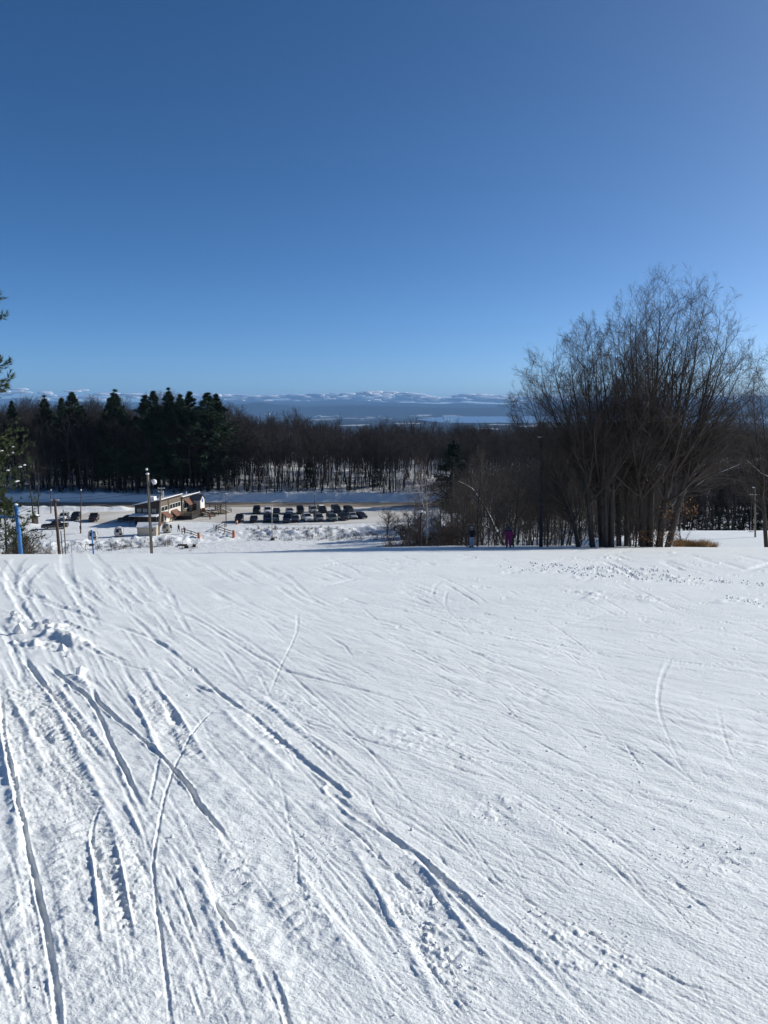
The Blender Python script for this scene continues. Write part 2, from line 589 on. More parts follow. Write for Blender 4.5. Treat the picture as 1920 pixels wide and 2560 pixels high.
def carve(pts, hw, fn, reach=3.0):
    """run fn(s, t, tt, block) over the vertices within reach*hw of the polyline; s signed distance, t arc length"""
    q = seg_field(pts, 0)
    wx, wy = plane_pt(q[:, 0], q[:, 1])
    W = np.stack([wx, wy], 1)
    seg = W[1:] - W[:-1]
    ln = np.hypot(seg[:, 0], seg[:, 1]) + 1e-9
    cum = np.concatenate([[0], np.cumsum(ln)])
    r0 = 10 ** 9; r1 = -1; c0 = 10 ** 9; c1 = -1
    ext = []
    for i in range(len(seg)):
        mp = reach * hw / px_at(max(q[i, 1], q[i + 1, 1])) + 6
        ua, ub = min(q[i, 0], q[i + 1, 0]) - mp, max(q[i, 0], q[i + 1, 0]) + mp
        va, vb = max(q[i, 1], q[i + 1, 1]) + mp, min(q[i, 1], q[i + 1, 1]) - mp
        a0, a1 = np.searchsorted(us, ua), np.searchsorted(us, ub)
        b0, b1 = np.searchsorted(-vs_, -va), np.searchsorted(-vs_, -vb)
        ext.append((b0, b1, a0, a1))
        r0 = min(r0, b0); r1 = max(r1, b1); c0 = min(c0, a0); c1 = max(c1, a1)
    if r1 <= r0 or c1 <= c0:
        return
    S = np.full((r1 - r0, c1 - c0), 1e9); SG = np.zeros_like(S); T = np.zeros_like(S); NX_ = np.zeros_like(S)
    for i, (b0, b1, a0, a1) in enumerate(ext):
        if b1 <= b0 or a1 <= a0: continue
        x = PX[b0:b1, a0:a1] - W[i, 0]; y = PY[b0:b1, a0:a1] - W[i, 1]
        tx, ty = seg[i] / ln[i]
        al = x * tx + y * ty
        tt = np.clip(al, 0, ln[i])
        dx = x - tt * tx; dy = y - tt * ty
        dd = np.hypot(dx, dy)
        sl = (slice(b0 - r0, b1 - r0), slice(a0 - c0, a1 - c0))
        m = dd < S[sl]
        S[sl] = np.where(m, dd, S[sl]); SG[sl] = np.where(m, np.sign(dx * ty - dy * tx), SG[sl]); T[sl] = np.where(m, cum[i] + tt, T[sl]); NX_[sl] = np.where(m, abs(ty), NX_[sl])
    ok = S < reach * hw
    if not ok.any(): return
    rr = (slice(r0, r1), slice(c0, c1))
    end = np.minimum(T, cum[-1] - T)
    taper = smooth(-0.001, min(0.42 * cum[-1], 0.9 + hw * 12), end)
    CELL[rr] = NX_ * cell_x[rr] + np.sqrt(np.clip(1 - NX_ ** 2, 0, 1)) * cell_y[rr]
    DZ[rr] += np.where(ok, fn(S * SG, T, taper, rr), 0)


def groove(pts, hw, depth, rim=0.35, rag=0.35, seed=1, soft=1.0):
    vm = np.mean([p[1] for p in pts])
    hw = max(hw, px_at(vm) * 1.3)
    # widest a stroke must be to survive the mesh spacing along it
    q = np.array(pts, float)
    gx_, gy_ = plane_pt(q[:, 0], np.clip(q[:, 1], 1369, 2870))
    far = float(gy_.max()); dirn = abs((gy_[-1] - gy_[0]) / (math.hypot(gx_[-1] - gx_[0], gy_[-1] - gy_[0]) + 1e-9))
    cy = far * far / (EYE * FPX) * 1.8
    need = 1.5 * (cy * math.sqrt(max(0, 1 - dirn ** 2)) + far / FPX * 2.5 * dirn)

    def fn(s, t, tp, rr):
        n = vnoise(t / (hw * 5.0), np.sign(s) * 3.1 + 0.5, seed)
        n2 = vnoise(PX[rr] / (hw * 0.9), PY[rr] / (hw * 0.9), seed + 5)
        s = s + hw * 0.6 * vnoise(t / 0.45, s * 0 + 0.5, seed + 9)
        w = np.maximum(hw * (1 + rag * 0.5 * n), 0.85 * CELL[rr])
        k = np.clip(w / hw, 1, 1.5) ** 0.8
        a = np.abs(s) / w
        g = -depth * k * np.exp(-a ** 4) * (1 + 0.12 * rag * n2)
        rm = rim * depth * k * np.exp(-((a - 1.5) / 0.45) ** 2) * (1 + rag * (n + n2)) * smooth(-0.5, 0.4, vnoise(t / (hw * 11.0), np.sign(s) * 2.3 + 0.5, seed + 21) + 0.35 * n2)
        return (g * (0.8 + 0.35 * vnoise(t / 0.9, s * 0, seed + 13)) + rm) * tp
    carve(pts, max(hw, min(need * 0.6, 2.5 * hw)), fn, 3.4)


def ridge(pts, hw, h, rag=0.5, seed=2):
    def fn(s, t, tp, rr):
        n = vnoise(PX[rr] / (hw * 0.7), PY[rr] / (hw * 0.7), seed)
        return h * np.exp(-(s / hw) ** 2) * (1 + rag * n) * tp
    carve(pts, hw, fn, 2.6)


def tread(pts, hw, pitch, depth, seed=3, patchy=0.5):
    depth = depth * 0.9
    def fn(s, t, tp, rr):
        n = vnoise(t / (pitch * 5), s / hw * 1.5, seed)
        n2 = vnoise(PX[rr] / (pitch * 0.6), PY[rr] / (pitch * 0.6), seed + 3)
        inside = smooth(1.08, 0.9, np.abs(s) / hw)
        bars = np.abs(np.sin(math.pi * (t / pitch + 0.15 * n2 + 0.4 * n))) ** 0.6
        edge = np.exp(-((np.abs(s) - hw * 1.12) / (hw * 0.14)) ** 2)
        k = smooth(patchy - 0.8, patchy, n + 0.3)
        lim = 1 - smooth(pitch * 0.45, pitch * 1.1, cell_y[rr])
        return tp * (inside * (-depth * 0.8 + depth * 1.3 * bars * k * lim + depth * 0.35 * n2 * lim) + edge * depth * 0.9 * (1 + 0.5 * n2))
    carve(pts, hw, fn, 1.7)


def rubble(pts, hw, amp, lam, seed=4):
    def fn(s, t, tp, rr):
        n = 0.9 * vnoise(PX[rr] / lam, PY[rr] / lam, seed) + 0.6 * vnoise(PX[rr] / lam * 2.3, PY[rr] / lam * 2.3, seed + 1) + 0.4 * vnoise(PX[rr] / lam * 4.7, PY[rr] / lam * 4.7, seed + 3)
        return 0.42 * amp * np.clip(n, 0, 2) ** 1.1 * smooth(1.0, 0.35, np.abs(s) / hw + 0.25 * vnoise(t / hw, s * 0, seed + 2)) * tp
    carve(pts, hw, fn, 1.3)


def A(*p): return [(x / 3.456, 1380 + y / 3.456) for x, y in p]
def B(*p): return [(x / 3.456, 1740 + y / 3.456) for x, y in p]
def Z1(*p): return [(x / 1.728, 1360 + y / 1.728) for x, y in p]
def Z2(*p): return [(960 + x / 1.728, 1360 + y / 1.728) for x, y in p]
def Z3(*p): return [(x / 1.728, 1900 + y / 1.728) for x, y in p]
def Z4(*p): return [(960 + x / 1.728, 1900 + y / 1.728) for x, y in p]


# snowmobile belts (left)
tread([(26, 1640), (62, 1760), (104, 1880), (140, 1990), (165, 2090), (190, 2210), (205, 2350), (212, 2560), (214, 2760)], 0.21, 0.085, 0.022, 51, 0.2)
tread(Z1((95, 560), (190, 700), (280, 830), (350, 960), (400, 1060)), 0.20, 0.10, 0.024, 52, 0.1)
tread(Z3((430, 300), (455, 420), (480, 560), (500, 700), (530, 860)), 0.055, 0.07, 0.02, 53, 0.0)
tread(Z1((570, 545), (640, 660), (700, 750), (760, 870), (830, 990), (900, 1130)), 0.13, 0.10, 0.02, 54, 0.2)
tread(Z3((1010, 330), (1090, 500), (1180, 700), (1300, 900), (1400, 1141)), 0.20, 0.09, 0.012, 55, 0.4)
tread(A((300, 560), (450, 620), (620, 700), (760, 780)), 0.22, 0.42, 0.03, 56, 0.0)
tread(Z1((1000, 640), (1150, 790), (1330, 930), (1500, 1080)), 0.19, 0.12, 0.012, 57, 0.3)
tread(Z4((-100, 260), (80, 520), (230, 760), (380, 1000), (480, 1180)), 0.12, 0.10, 0.012, 58, 0.3)
# rough churned bands
rubble(Z4((20, 440), (140, 640), (260, 850), (380, 1040), (460, 1170)), 0.13, 0.030, 0.045, 61)
rubble(Z4((560, 640), (700, 720), (860, 840), (1010, 960), (1180, 1130)), 0.20, 0.024, 0.05, 62)
rubble(Z4((150, 120), (420, 190), (700, 270), (860, 330)), 0.28, 0.016, 0.055, 63)
rubble(Z4((1150, 330), (1400, 420), (1640, 560)), 0.35, 0.014, 0.07, 64)
rubble(Z3((470, 230), (540, 380), (570, 560), (620, 720), (680, 860)), 0.10, 0.026, 0.04, 65)
rubble(Z3((900, 240), (1000, 380), (1060, 520), (1150, 700)), 0.10, 0.018, 0.04, 66)
rubble(Z3((1240, 260), (1290, 420), (1340, 620), (1480, 900)), 0.09, 0.018, 0.04, 67)
rubble(Z2((0, 760), (160, 850), (330, 900), (480, 960)), 0.5, 0.022, 0.10, 68)
rubble(Z3((760, 850), (830, 980), (960, 1120)), 0.12, 0.016, 0.04, 69)
rubble(Z1((590, 590), (690, 730), (760, 860)), 0.30, 0.02, 0.09, 70)
rubble(Z1((1020, 560), (1200, 700), (1450, 860)), 0.45, 0.02, 0.10, 71)
rubble(Z3((60, 330), (90, 620), (120, 900), (130, 1141)), 0.08, 0.018, 0.04, 72)
rubble(Z3((270, 250), (320, 500), (350, 800), (380, 1100)), 0.14, 0.014, 0.045, 73)
# pushed-up bank of clods at the left
rubble(A((0, 480), (130, 550), (300, 620), (480, 740), (760, 830)), 0.42, 0.20, 0.30, 74)
rubble(A((170, 700), (330, 780), (520, 850), (600, 930)), 0.45, 0.18, 0.26, 75)
ridge(A((380, 660), (510, 735), (620, 785), (760, 835), (900, 890)), 0.14, 0.09, 0.5, 76)

# grooves, deep ones first
G = [
    (A((180, 45), (115, 140), (93, 230), (112, 330), (160, 430), (215, 520), (290, 620)), 0.10, 0.10),
    (A((375, 100), (290, 170), (232, 230), (207, 285), (245, 345), (330, 390), (430, 440), (560, 490), (650, 522), (800, 580), (955, 632)), 0.09, 0.10),
    (A((145, 260), (190, 340), (280, 405), (420, 470)), 0.06, 0.05),
    (A((522, 95), (552, 180), (612, 242), (720, 330), (865, 448)), 0.07, 0.08),
    (A((572, 10), (576, 130), (602, 240), (660, 350), (690, 430), (762, 500), (805, 552)), 0.08, 0.09),
    (A((790, 5), (840, 80), (930, 150), (1035, 242), (1165, 275)), 0.07, 0.08),
    (A((1160, 310), (1235, 400), (1340, 460)), 0.06, 0.05),
    (A((690, 205), (780, 320), (885, 432)), 0.06, 0.05),
    (A((560, 760), (660, 812), (760, 850), (900, 905), (1050, 962), (1165, 1003), (1300, 1030), (1420, 1066), (1600, 1132)), 0.045, 0.06),
    (A((760, 800), (900, 870), (1040, 930), (1160, 985)), 0.04, 0.05),
    (A((955, 632), (1100, 682), (1250, 732), (1400, 802), (1500, 882), (1659, 1003)) + Z1((960, 660), (1100, 762), (1200, 852), (1350, 972), (1500, 1095)) + Z3((1420, 122), (1530, 232)) + Z4((0, 318), (130, 412), (300, 562), (500, 742), (650, 872), (780, 1002), (900, 1122), (1200, 1440), (1400, 1660)), 0.040, 0.042),
    (A((1400, 890), (1500, 990), (1600, 1090)), 0.035, 0.03),
    (A((180, 880), (240, 985), (330, 1100), (440, 1244)) + B((540, 118), (660, 260), (752, 382), (862, 520), (985, 700)), 0.036, 0.060),
    (A((360, 940), (450, 1020), (560, 1110), (640, 1180)) + B((740, 0), (830, 120), (900, 260), (950, 392), (1012, 502), (1062, 622), (1132, 772), (1200, 902), (1252, 1012), (1320, 1140)) + Z3((690, 330)), 0.036, 0.058),
    (A((680, 1140), (800, 1200)) + B((850, 60), (950, 150), (1062, 242), (1152, 322), (1262, 412), (1392, 532), (1482, 622), (1572, 722), (1659, 832)) + Z3((850, 192), (960, 320), (1050, 480)), 0.036, 0.062),
    (B((1420, 428), (1392, 520), (1362, 620), (1322, 800), (1305, 950), (1355, 1025)), 0.012, 0.026),
    (Z1((970, 668), (900, 742), (850, 792), (800, 872), (742, 1000)) + B((1410, 950), (1358, 1210)) + Z3((664, 450), (672, 620), (692, 750), (712, 900), (742, 1141), (765, 1400), (780, 1600)), 0.016, 0.028),
    (A((0, 600), (60, 760), (130, 920), (190, 1080), (250, 1244)), 0.06, 0.04),
    (Z1((5, 640), (10, 780), (30, 900), (58, 1040)) + B((125, 700), (150, 950), (200, 1100)) + Z3((130, 422), (168, 600), (200, 762), (230, 952), (250, 1141), (268, 1400), (280, 1650)), 0.021, 0.050),
    (Z3((22, 680), (90, 820), (110, 1000), (118, 1200)), 0.022, 0.02),
    (B((990, 785), (900, 912), (832, 1050), (790, 1200)) + Z3((402, 400), (440, 542), (492, 692), (520, 770)), 0.020, 0.026),
    (Z3((700, 410), (782, 562), (832, 692), (892, 860)), 0.015, 0.028),
    (Z3((880, 570), (992, 702), (1062, 795)), 0.024, 0.040),
    (Z3((1105, 820), (1182, 952), (1222, 1080), (1290, 1330), (1340, 1560)), 0.026, 0.040),
    (Z3((690, 480), (762, 622), (822, 762), (872, 902), (922, 1100), (940, 1200)), 0.016, 0.022),
    (Z3((700, 580), (730, 680), (755, 780)), 0.013, 0.018),
    (Z3((815, 940), (850, 1040), (890, 1150)), 0.016, 0.018),
    (Z3((1200, 20), (1242, 242), (1282, 402), (1292, 562), (1382, 762), (1482, 1002)), 0.018, 0.016),
    (Z3((1390, 208), (1462, 262), (1562, 342), (1659, 442)) + Z4((60, 505), (125, 556)), 0.020, 0.034),
    (Z1((735, 205), (765, 292), (832, 412)), 0.05, 0.03),
    (Z1((780, 292), (900, 362), (1050, 452), (1180, 532), (1250, 562), (1400, 602), (1570, 642), (1660, 672)) + Z2((100, 700), (180, 722)), 0.035, 0.04),
    (Z1((1180, 668), (1262, 742), (1352, 792), (1500, 832), (1659, 882)) + Z2((110, 905), (300, 975), (480, 1040)), 0.032, 0.035),
    (Z1((1280, 810), (1382, 902), (1482, 982), (1640, 1092)), 0.03, 0.025),
    (Z1((1390, 388), (1492, 452), (1532, 517)), 0.035, 0.035),
    (Z1((1550, 260), (1659, 362)), 0.05, 0.03),
    (Z1((1285, 290), (1282, 382), (1242, 472), (1202, 562), (1150, 682)), 0.022, 0.022),
    (Z1((880, 292), (960, 270), (1055, 243)), 0.05, -0.05),
    (Z1((820, 600), (880, 632), (945, 655)), 0.026, 0.045),
    (Z1((700, 470), (790, 572), (880, 660)), 0.03, 0.02),
    (Z4((500, 40), (552, 68), (602, 104)), 0.02, 0.026),
    (Z4((200, -5), (350, 52), (505, 98)), 0.02, 0.03),
    (Z4((945, 325), (1020, 368), (1095, 414)), 0.016, 0.02),
    (Z4((1205, 488), (1350, 592), (1475, 664)), 0.016, 0.022),
    (Z4((180, 380), (380, 462), (500, 542), (650, 622), (780, 692), (900, 752), (1020, 832), (1150, 892), (1280, 962), (1420, 1012), (1560, 1082), (1800, 1200), (2100, 1360)), 0.020, 0.030),
    (Z4((500, 290), (600, 352), (760, 442), (850, 512), (950, 572), (1080, 655)), 0.016, 0.012),
    (Z4((230, 640), (330, 760), (450, 860), (590, 975)), 0.022, 0.018),
    (Z4((20, 462), (60, 505), (125, 560)), 0.026, 0.034),
    (Z2((440, 540), (560, 612), (680, 692), (800, 732), (900, 792)), 0.024, 0.026),
    (Z2((590, 818), (742, 902), (842, 952), (985, 1012)), 0.022, 0.03),
    (Z2((1262, 460), (1212, 540), (1186, 640), (1192, 742), (1232, 842), (1282, 962), (1340, 1085)), 0.026, 0.014),
    (Z2((920, 428), (1100, 472), (1252, 502), (1452, 532), (1659, 582)), 0.03, 0.03),
    (Z2((1030, 848), (1072, 912), (1142, 1002)), 0.02, 0.028),
    (Z2((1030, 850), (1172, 912), (1302, 1002), (1402, 1052)), 0.024, 0.03),
    (Z2((1440, 680), (1472, 852), (1512, 942), (1562, 1022)), 0.020, 0.011),
    (Z2((1450, 768), (1572, 862)), 0.02, 0.026),
    (Z2((120, 600), (302, 642), (482, 672)), 0.03, 0.03),
    (Z2((260, 150), (205, 220), (320, 330), (400, 440)), 0.05, 0.02),
    (Z2((275, 200), (262, 260), (300, 320)), 0.05, 0.02),
    (Z2((870, 150), (830, 172)), 0.06, -0.03),
    (Z2((600, 82), (800, 94)), 0.10, 0.10),
    (Z2((890, 98), (1020, 104)), 0.10, 0.10),
]
for i, (p, hw, dp) in enumerate(G):
    strong = i in (10, 12, 13, 14, 18, 44)
    groove(p, hw * (0.56 if i in (10, 18) else 0.44), dp * (0.20 if i < 8 else 0.32 if strong else 0.21), 0.5, 0.35 if strong else 0.7, 100 + i * 7)
ridge(Z3((850, 570), (962, 702), (1052, 832), (1122, 922), (1162, 1130)), 0.012, 0.010, 0.4, 81)
ridge(Z3((520, 150), (582, 272), (642, 392)), 0.014, 0.013, 0.4, 82)
ridge(A((560, 1040), (700, 1120), (830, 1244)), 0.05, 0.03, 0.5, 83)

# short edge scratches that follow the skiers' lines
DIRS = np.array([(100, 1600, 63), (300, 1800, 54), (500, 1700, 40), (800, 1950, 40), (1200, 2300, 41), (1000, 1800, 19), (1500, 1900, 26), (1700, 1650, 14), (1500, 1500, 11), (1300, 1420, 6), (600, 1500, 27), (1700, 2200, 30), (1700, 2450, 31), (300, 2300, 73), (80, 2300, 78), (500, 2350, 66), (800, 2350, 52), (900, 1450, 9), (200, 1480, 50), (1850, 1420, 6), (1850, 1900, 24)], float)


def angle(u, v):
    w = 1 / (((DIRS[:, 0] - u) / 1.0) ** 2 + ((DIRS[:, 1] - v) * 1.2) ** 2 + 900) ** 1.5
    return float((w * DIRS[:, 2]).sum() / w.sum())


for i in range(110):
    if i % 3 == 0 and i > 40: continue
    # long sweeping lines, mostly in pairs, from upper left to lower right
    u, v = rng.uniform(-250, 1500), rng.uniform(1386, 2150)
    n_ = rng.integers(6, 15)
    off = rng.normal(0, 5); cur = rng.normal(0, 1.6)
    pts = []
    for k in range(n_):
        pts.append((u, v))
        an = R(angle(u, v) + off + cur * k)
        st = 55 + 0.06 * (v - 1380)
        u += math.cos(an) * st; v += math.sin(an) * st
        if v > 2850 or v < 1372 or u > 2300: break
    if len(pts) < 4: continue
    if np.mean([q[0] for q in pts]) < 520 and i % 2: continue
    hw = rng.uniform(0.006, 0.013); dp = hw * rng.uniform(0.18, 0.42)
    groove(pts, hw, dp, 0.5, 0.6, 7000 + i)
    if rng.random() < 0.65:
        gap = rng.uniform(0.11, 0.30)
        groove([(a_ + gap / px_at(b_) * 0.9, b_ - 2) for a_, b_ in pts], hw, dp * 0.8, 0.5, 0.6, 7300 + i)

nscr = 0
for i in range(1700):
    v = 1385 + 1175 * rng.random() ** 1.25
    u = rng.uniform(-40, 1960)
    if u < 700 and rng.random() < 0.62: continue
    L = rng.uniform(40, 260) * (0.6 + 0.6 * (v - 1380) / 1000)
    off = rng.normal(0, 7) + (rng.choice([-14, 16]) if rng.random() < 0.25 else 0)
    pts = []
    cu, cv = u, v
    for k in range(5):
        pts.append((cu, cv))
        an = R(angle(cu, cv) + off + rng.normal(0, 2) + k * rng.normal(0, 1.5))
        cu += math.cos(an) * L / 4; cv += math.sin(an) * L / 4
    if max(p[1] for p in pts) > 2800: continue
    m = px_at(v)
    hw = m * rng.uniform(1.4, 2.6)
    if rng.random() < 0.4:
        off2 = rng.uniform(7, 22)
        groove([(q[0] + off2, q[1] - off2 * 0.2) for q in pts], hw * 0.55, hw * rng.uniform(0.15, 0.45), 0.5, 0.7, 5000 + i)
    groove(pts, hw * 0.6, hw * rng.uniform(0.15, 0.6) * (1 if u > 900 else 0.6), rng.uniform(0.2, 0.9), 0.7, 1000 + i)

# broken ledges across the right-hand side, far rows of clods
for i in range(70):
    v = rng.uniform(1400, 1640); u = rng.uniform(980, 1940)
    L = rng.uniform(15, 60)
    an = R(angle(u, v))
    p = [(u, v), (u + math.cos(an) * L / 2, v + math.sin(an) * L / 2 + rng.uniform(-1, 1)), (u + math.cos(an) * L, v + math.sin(an) * L)]
    groove(p, px_at(v) * 2.2, px_at(v) * 1.5, 0.8, 0.8, 3000 + i)
for p in (Z2((560, 95), (760, 110), (960, 115), (1200, 140), (1660, 190)), Z2((480, 100), (700, 125), (900, 150), (1300, 165), (1650, 185)), Z2((1180, 30), (1300, 45), (1420, 50)), Z2((820, 195), (1000, 235), (1260, 260)), Z2((1480, 225), (1660, 270))):
    rubble(p, 0.9, 0.16, 0.45, int(p[0][0]))

DZ *= smooth(1366, 1376, VV) * 0.999
V = np.concatenate([np.stack([PX, PY, H(PX, PY) + DZ], -1).reshape(-1, 3), np.stack([FX, FY, H(FX, FY) + 0.02 * fbm(FX, FY, 77, 2)], -1).reshape(-1, 3)])
slope = link('ski_slope', mesh_np('ski_slope', V, grid_faces(NR + len(far_y), NC), M_SLOPE, True))
tag(slope, 'white groomed ski slope scored with ski and snowmobile tracks', None, kind='structure')

# snow around and behind the viewer, under the edge of the slope
gx, gy = np.meshgrid(np.arange(-220, 221, 5.0), np.arange(-120, 126, 5.0))
gz = H(gx, np.clip(gy, 0, None)) - 0.155 * np.minimum(gy, 0) - 0.5
inside = (np.abs(gx) < gy * 0.8 + 4) & (gy > -6)
gz = np.where(inside, gz - 0.6, gz)
tag(link('snow_field', mesh_np('snow_field', np.stack([gx, gy, gz], -1).reshape(-1, 3), grid_faces(*gx.shape), M_SNOW, True)), 'plain snow beside the ski slope', kind='structure')

# lower ground: run-out, banks, wooded hill
ry = np.concatenate([np.arange(113, 143, 0.8), np.arange(143, 183, 0.4), np.arange(183, 220, 0.8), np.arange(220, 230, 0.4), np.arange(230, 430, 2.0)])
ca = np.concatenate([np.arange(-0.95, -0.56, 0.02), np.arange(-0.56, 0.56, 0.0028), np.arange(0.56, 0.96, 0.02)])
gx = np.outer(ry, ca); gy = np.repeat(ry[:, None], len(ca), 1)
gz = H(gx, gy)
by = bank_y(gx)
lumpy = np.exp(-((gy - by) / 4.0) ** 2) * smooth(8, 3, gx) + 0.8 * smooth(221, 226, gy) * (1 - smooth(236, 250, gy)) + 0.15 * smooth(236, 250, gy)
flat = smooth(1.5, 4, gy - by) * (1 - smooth(219, 223, gy))
gz = gz + (1 - flat) * lumpy * (0.30 * fbm(gx * 0.7, gy * 0.7, 61, 3) + 0.34 * np.clip(vnoise(gx * 1.1, gy * 1.3, 62), -0.3, 1) + 0.16 * vnoise(gx * 2.3, gy * 2.3, 64)) - 0.0
# ploughed heaps along the far-left edge of the car park
heap = np.exp(-((gy - 205.5) / 2.4) ** 2) * smooth(-66, -72, gx) + 0.8 * np.exp(-((gy - (176 + 0.1 * (gx + 80))) / 3) ** 2) * smooth(-78, -84, gx)
gz = gz + heap * (0.9 + 0.5 * fbm(gx * 0.5, gy * 0.5, 63, 3))
gz[:6] -= np.linspace(0.9, 0.0, 6)[:, None]
tag(link('snow_ground', mesh_np('snow_ground', np.stack([gx, gy, gz], -1).reshape(-1, 3), grid_faces(*gx.shape), M_SNOW, True)), 'snow covered ground around the car park and under the wood', kind='structure')


def sheet(name, xs, y0, y1, m, label, dz=0.05, ny=14):
    xs = np.array(xs, float)
    a = y0(xs); b = y1(xs)
    t = np.linspace(0, 1, ny)[:, None]
    Y = a[None] * (1 - t) + b[None] * t
    X = np.repeat(xs[None], ny, 0)
    Z = np.full_like(X, LOT + dz) + 0.012 * fbm(X * 0.5, Y * 0.5, 91, 2)
    return tag(link(name, mesh_np(name, np.stack([X, Y, Z], -1).reshape(-1, 3), grid_faces(ny, len(xs)), m, True)), label, kind='structure')


sheet('road', np.arange(-190, 191, 2.0), lambda x: 211 + 0.4 * fbm(x * 0.2, x * 0, 1), lambda x: 221.5 + 0.4 * fbm(x * 0.2, x * 0 + 9, 1), M_ROAD, 'sanded brown road at the foot of the wood', 0.09)
sheet('car_park', np.arange(-78, 13, 1.5), lambda x: np.maximum(bank_y(x) + 5, np.interp(x, [-78, -66, -50, -44, -34, -20, 12], [186, 180, 184, 184, 180, 178, 184])) + 0.7 * fbm(x * 0.3, x * 0, 2), lambda x: 211.6 + x * 0, M_LOT, 'sandy packed snow of the car park', 0.05, 20)

# ------------------------------------------------------------------ distant land
m = bpy.data.materials.new('far woods and snowy fields')
m.use_nodes = True
nt = m.node_tree
p = nt.nodes['Principled BSDF']
p.inputs['Roughness'].default_value = 0.95
p.inputs['Specular IOR Level'].default_value = 0.05
tc = nt.nodes.new('ShaderNodeTexCoord')
vo = nt.nodes.new('ShaderNodeTexVoronoi'); vo.inputs['Scale'].default_value = 0.0022
mp = nt.nodes.new('ShaderNodeMapping'); mp.inputs['Scale'].default_value = (1.0, 0.55, 1)
nt.links.new(tc.outputs['Object'], mp.inputs[0]); nt.links.new(mp.outputs[0], vo.inputs['Vector'])
sp = nt.nodes.new('ShaderNodeSeparateColor'); nt.links.new(vo.outputs['Color'], sp.inputs[0])
nz = nt.nodes.new('ShaderNodeTexNoise'); nz.inputs['Scale'].default_value = 0.004; nz.inputs['Detail'].default_value = 5
nt.links.new(tc.outputs['Object'], nz.inputs['Vector'])
ad = nt.nodes.new('ShaderNodeMath'); ad.operation = 'MULTIPLY_ADD'; ad.inputs[1].default_value = 0.35
nt.links.new(nz.outputs[0], ad.inputs[0]); nt.links.new(sp.outputs[0], ad.inputs[2])
cr = nt.nodes.new('ShaderNodeValToRGB')
cr.color_ramp.elements[0].position = 0.965; cr.color_ramp.elements[0].color = (0.022, 0.024, 0.028, 1)
cr.color_ramp.elements[1].position = 1.03; cr.color_ramp.elements[1].color = (0.42, 0.43, 0.45, 1)
mm = nt.nodes.new('ShaderNodeMath'); mm.operation = 'MULTIPLY'; mm.inputs[1].default_value = 0.9
nt.links.new(ad.outputs[0], mm.inputs[0]); nt.links.new(mm.outputs[0], cr.inputs[0]); nt.links.new(cr.outputs[0], p.inputs['Base Color'])
cr.color_ramp.elements[0].position = 0.955; cr.color_ramp.elements[1].position = 0.985
sz_ = nt.nodes.new('ShaderNodeSeparateXYZ'); nt.links.new(tc.outputs['Object'], sz_.inputs[0])
lt_ = nt.nodes.new('ShaderNodeMath'); lt_.operation = 'LESS_THAN'; lt_.inputs[1].default_value = -190
nt.links.new(sz_.outputs[2], lt_.inputs[0])
m3_ = nt.nodes.new('ShaderNodeMath'); m3_.operation = 'MULTIPLY'
nt.links.new(mm.outputs[0], m3_.inputs[0]); nt.links.new(lt_.outputs[0], m3_.inputs[1]); nt.links.new(m3_.outputs[0], cr.inputs[0])
M_FAR = m
ry = np.geomspace(425, 47000, 240)
ca = np.linspace(-1.3, 1.3, 340)
gx = np.outer(ry, ca); gy = np.repeat(ry[:, None], len(ca), 1)


def skyline(pts, u):
    return np.interp(u, [q[0] for q in pts], [q[1] for q in pts])


FRONT = [(-2000, 1016), (-300, 1013), (0, 1012), (100, 1010), (300, 1015), (500, 1017), (560, 1016), (600, 1011), (640, 1006), (660, 1005), (690, 1010), (760, 1016), (850, 1014), (900, 1013), (1000, 1016), (1100, 1019), (1180, 1020), (1300, 1018), (1500, 1019), (1920, 1016), (4000, 1017)]
BACK = [(-2000, 1000), (-200, 996), (0, 994), (60, 990), (120, 997), (300, 1000), (480, 999), (560, 1001), (600, 996), (640, 999), (700, 996), (780, 999), (830, 994), (900, 997), (960, 1001), (1010, 1003), (1060, 1004), (1100, 1005), (1150, 1001), (1200, 1004), (1250, 1006), (1320, 1002), (1400, 999), (1600, 1000), (1900, 999), (4000, 1000)]


def ridge_far(x, y, pts, d0, wid, seed):
    u = 960 + FPX * x / y
    w = fbm(x / 2600, y / 2600, seed, 5)
    top = EYE + (1022 - skyline(pts, u)) / FPX * d0
    prof = np.exp(-((y - d0 + 900 * fbm(x / 6000, x * 0, seed + 3)) / wid) ** 2)
    return (top + 250) * prof * (1 + 0.05 * w), prof


gz = H(gx, gy)
a1, p1 = ridge_far(gx, gy, FRONT, 28000, 1700, 5)
a2, p2 = ridge_far(gx, gy, [(q[0], q[1] + 5) for q in BACK], 43500, 2600, 6)
a3, p3 = ridge_far(gx, gy, [(q[0] + 130, (q[1] + 1019) / 2) for q in BACK], 36000, 2200, 7)
gz = gz + np.maximum.reduce([a1, a2, a3])
gz = gz + smooth(1500, 5000, gy) * 14 * fbm(gx / 900, gy / 900, 15, 3) * (1 - smooth(12000, 13500, gy) * (1 - smooth(25000, 26500, gy)))
gz[0] -= 1.0
tag(link('distant_land', mesh_np('distant_land', np.stack([gx, gy, gz], -1).reshape(-1, 3), grid_faces(*gx.shape), M_FAR, True)), 'hazy blue wooded plain, hills and mountain range on the horizon', kind='structure')

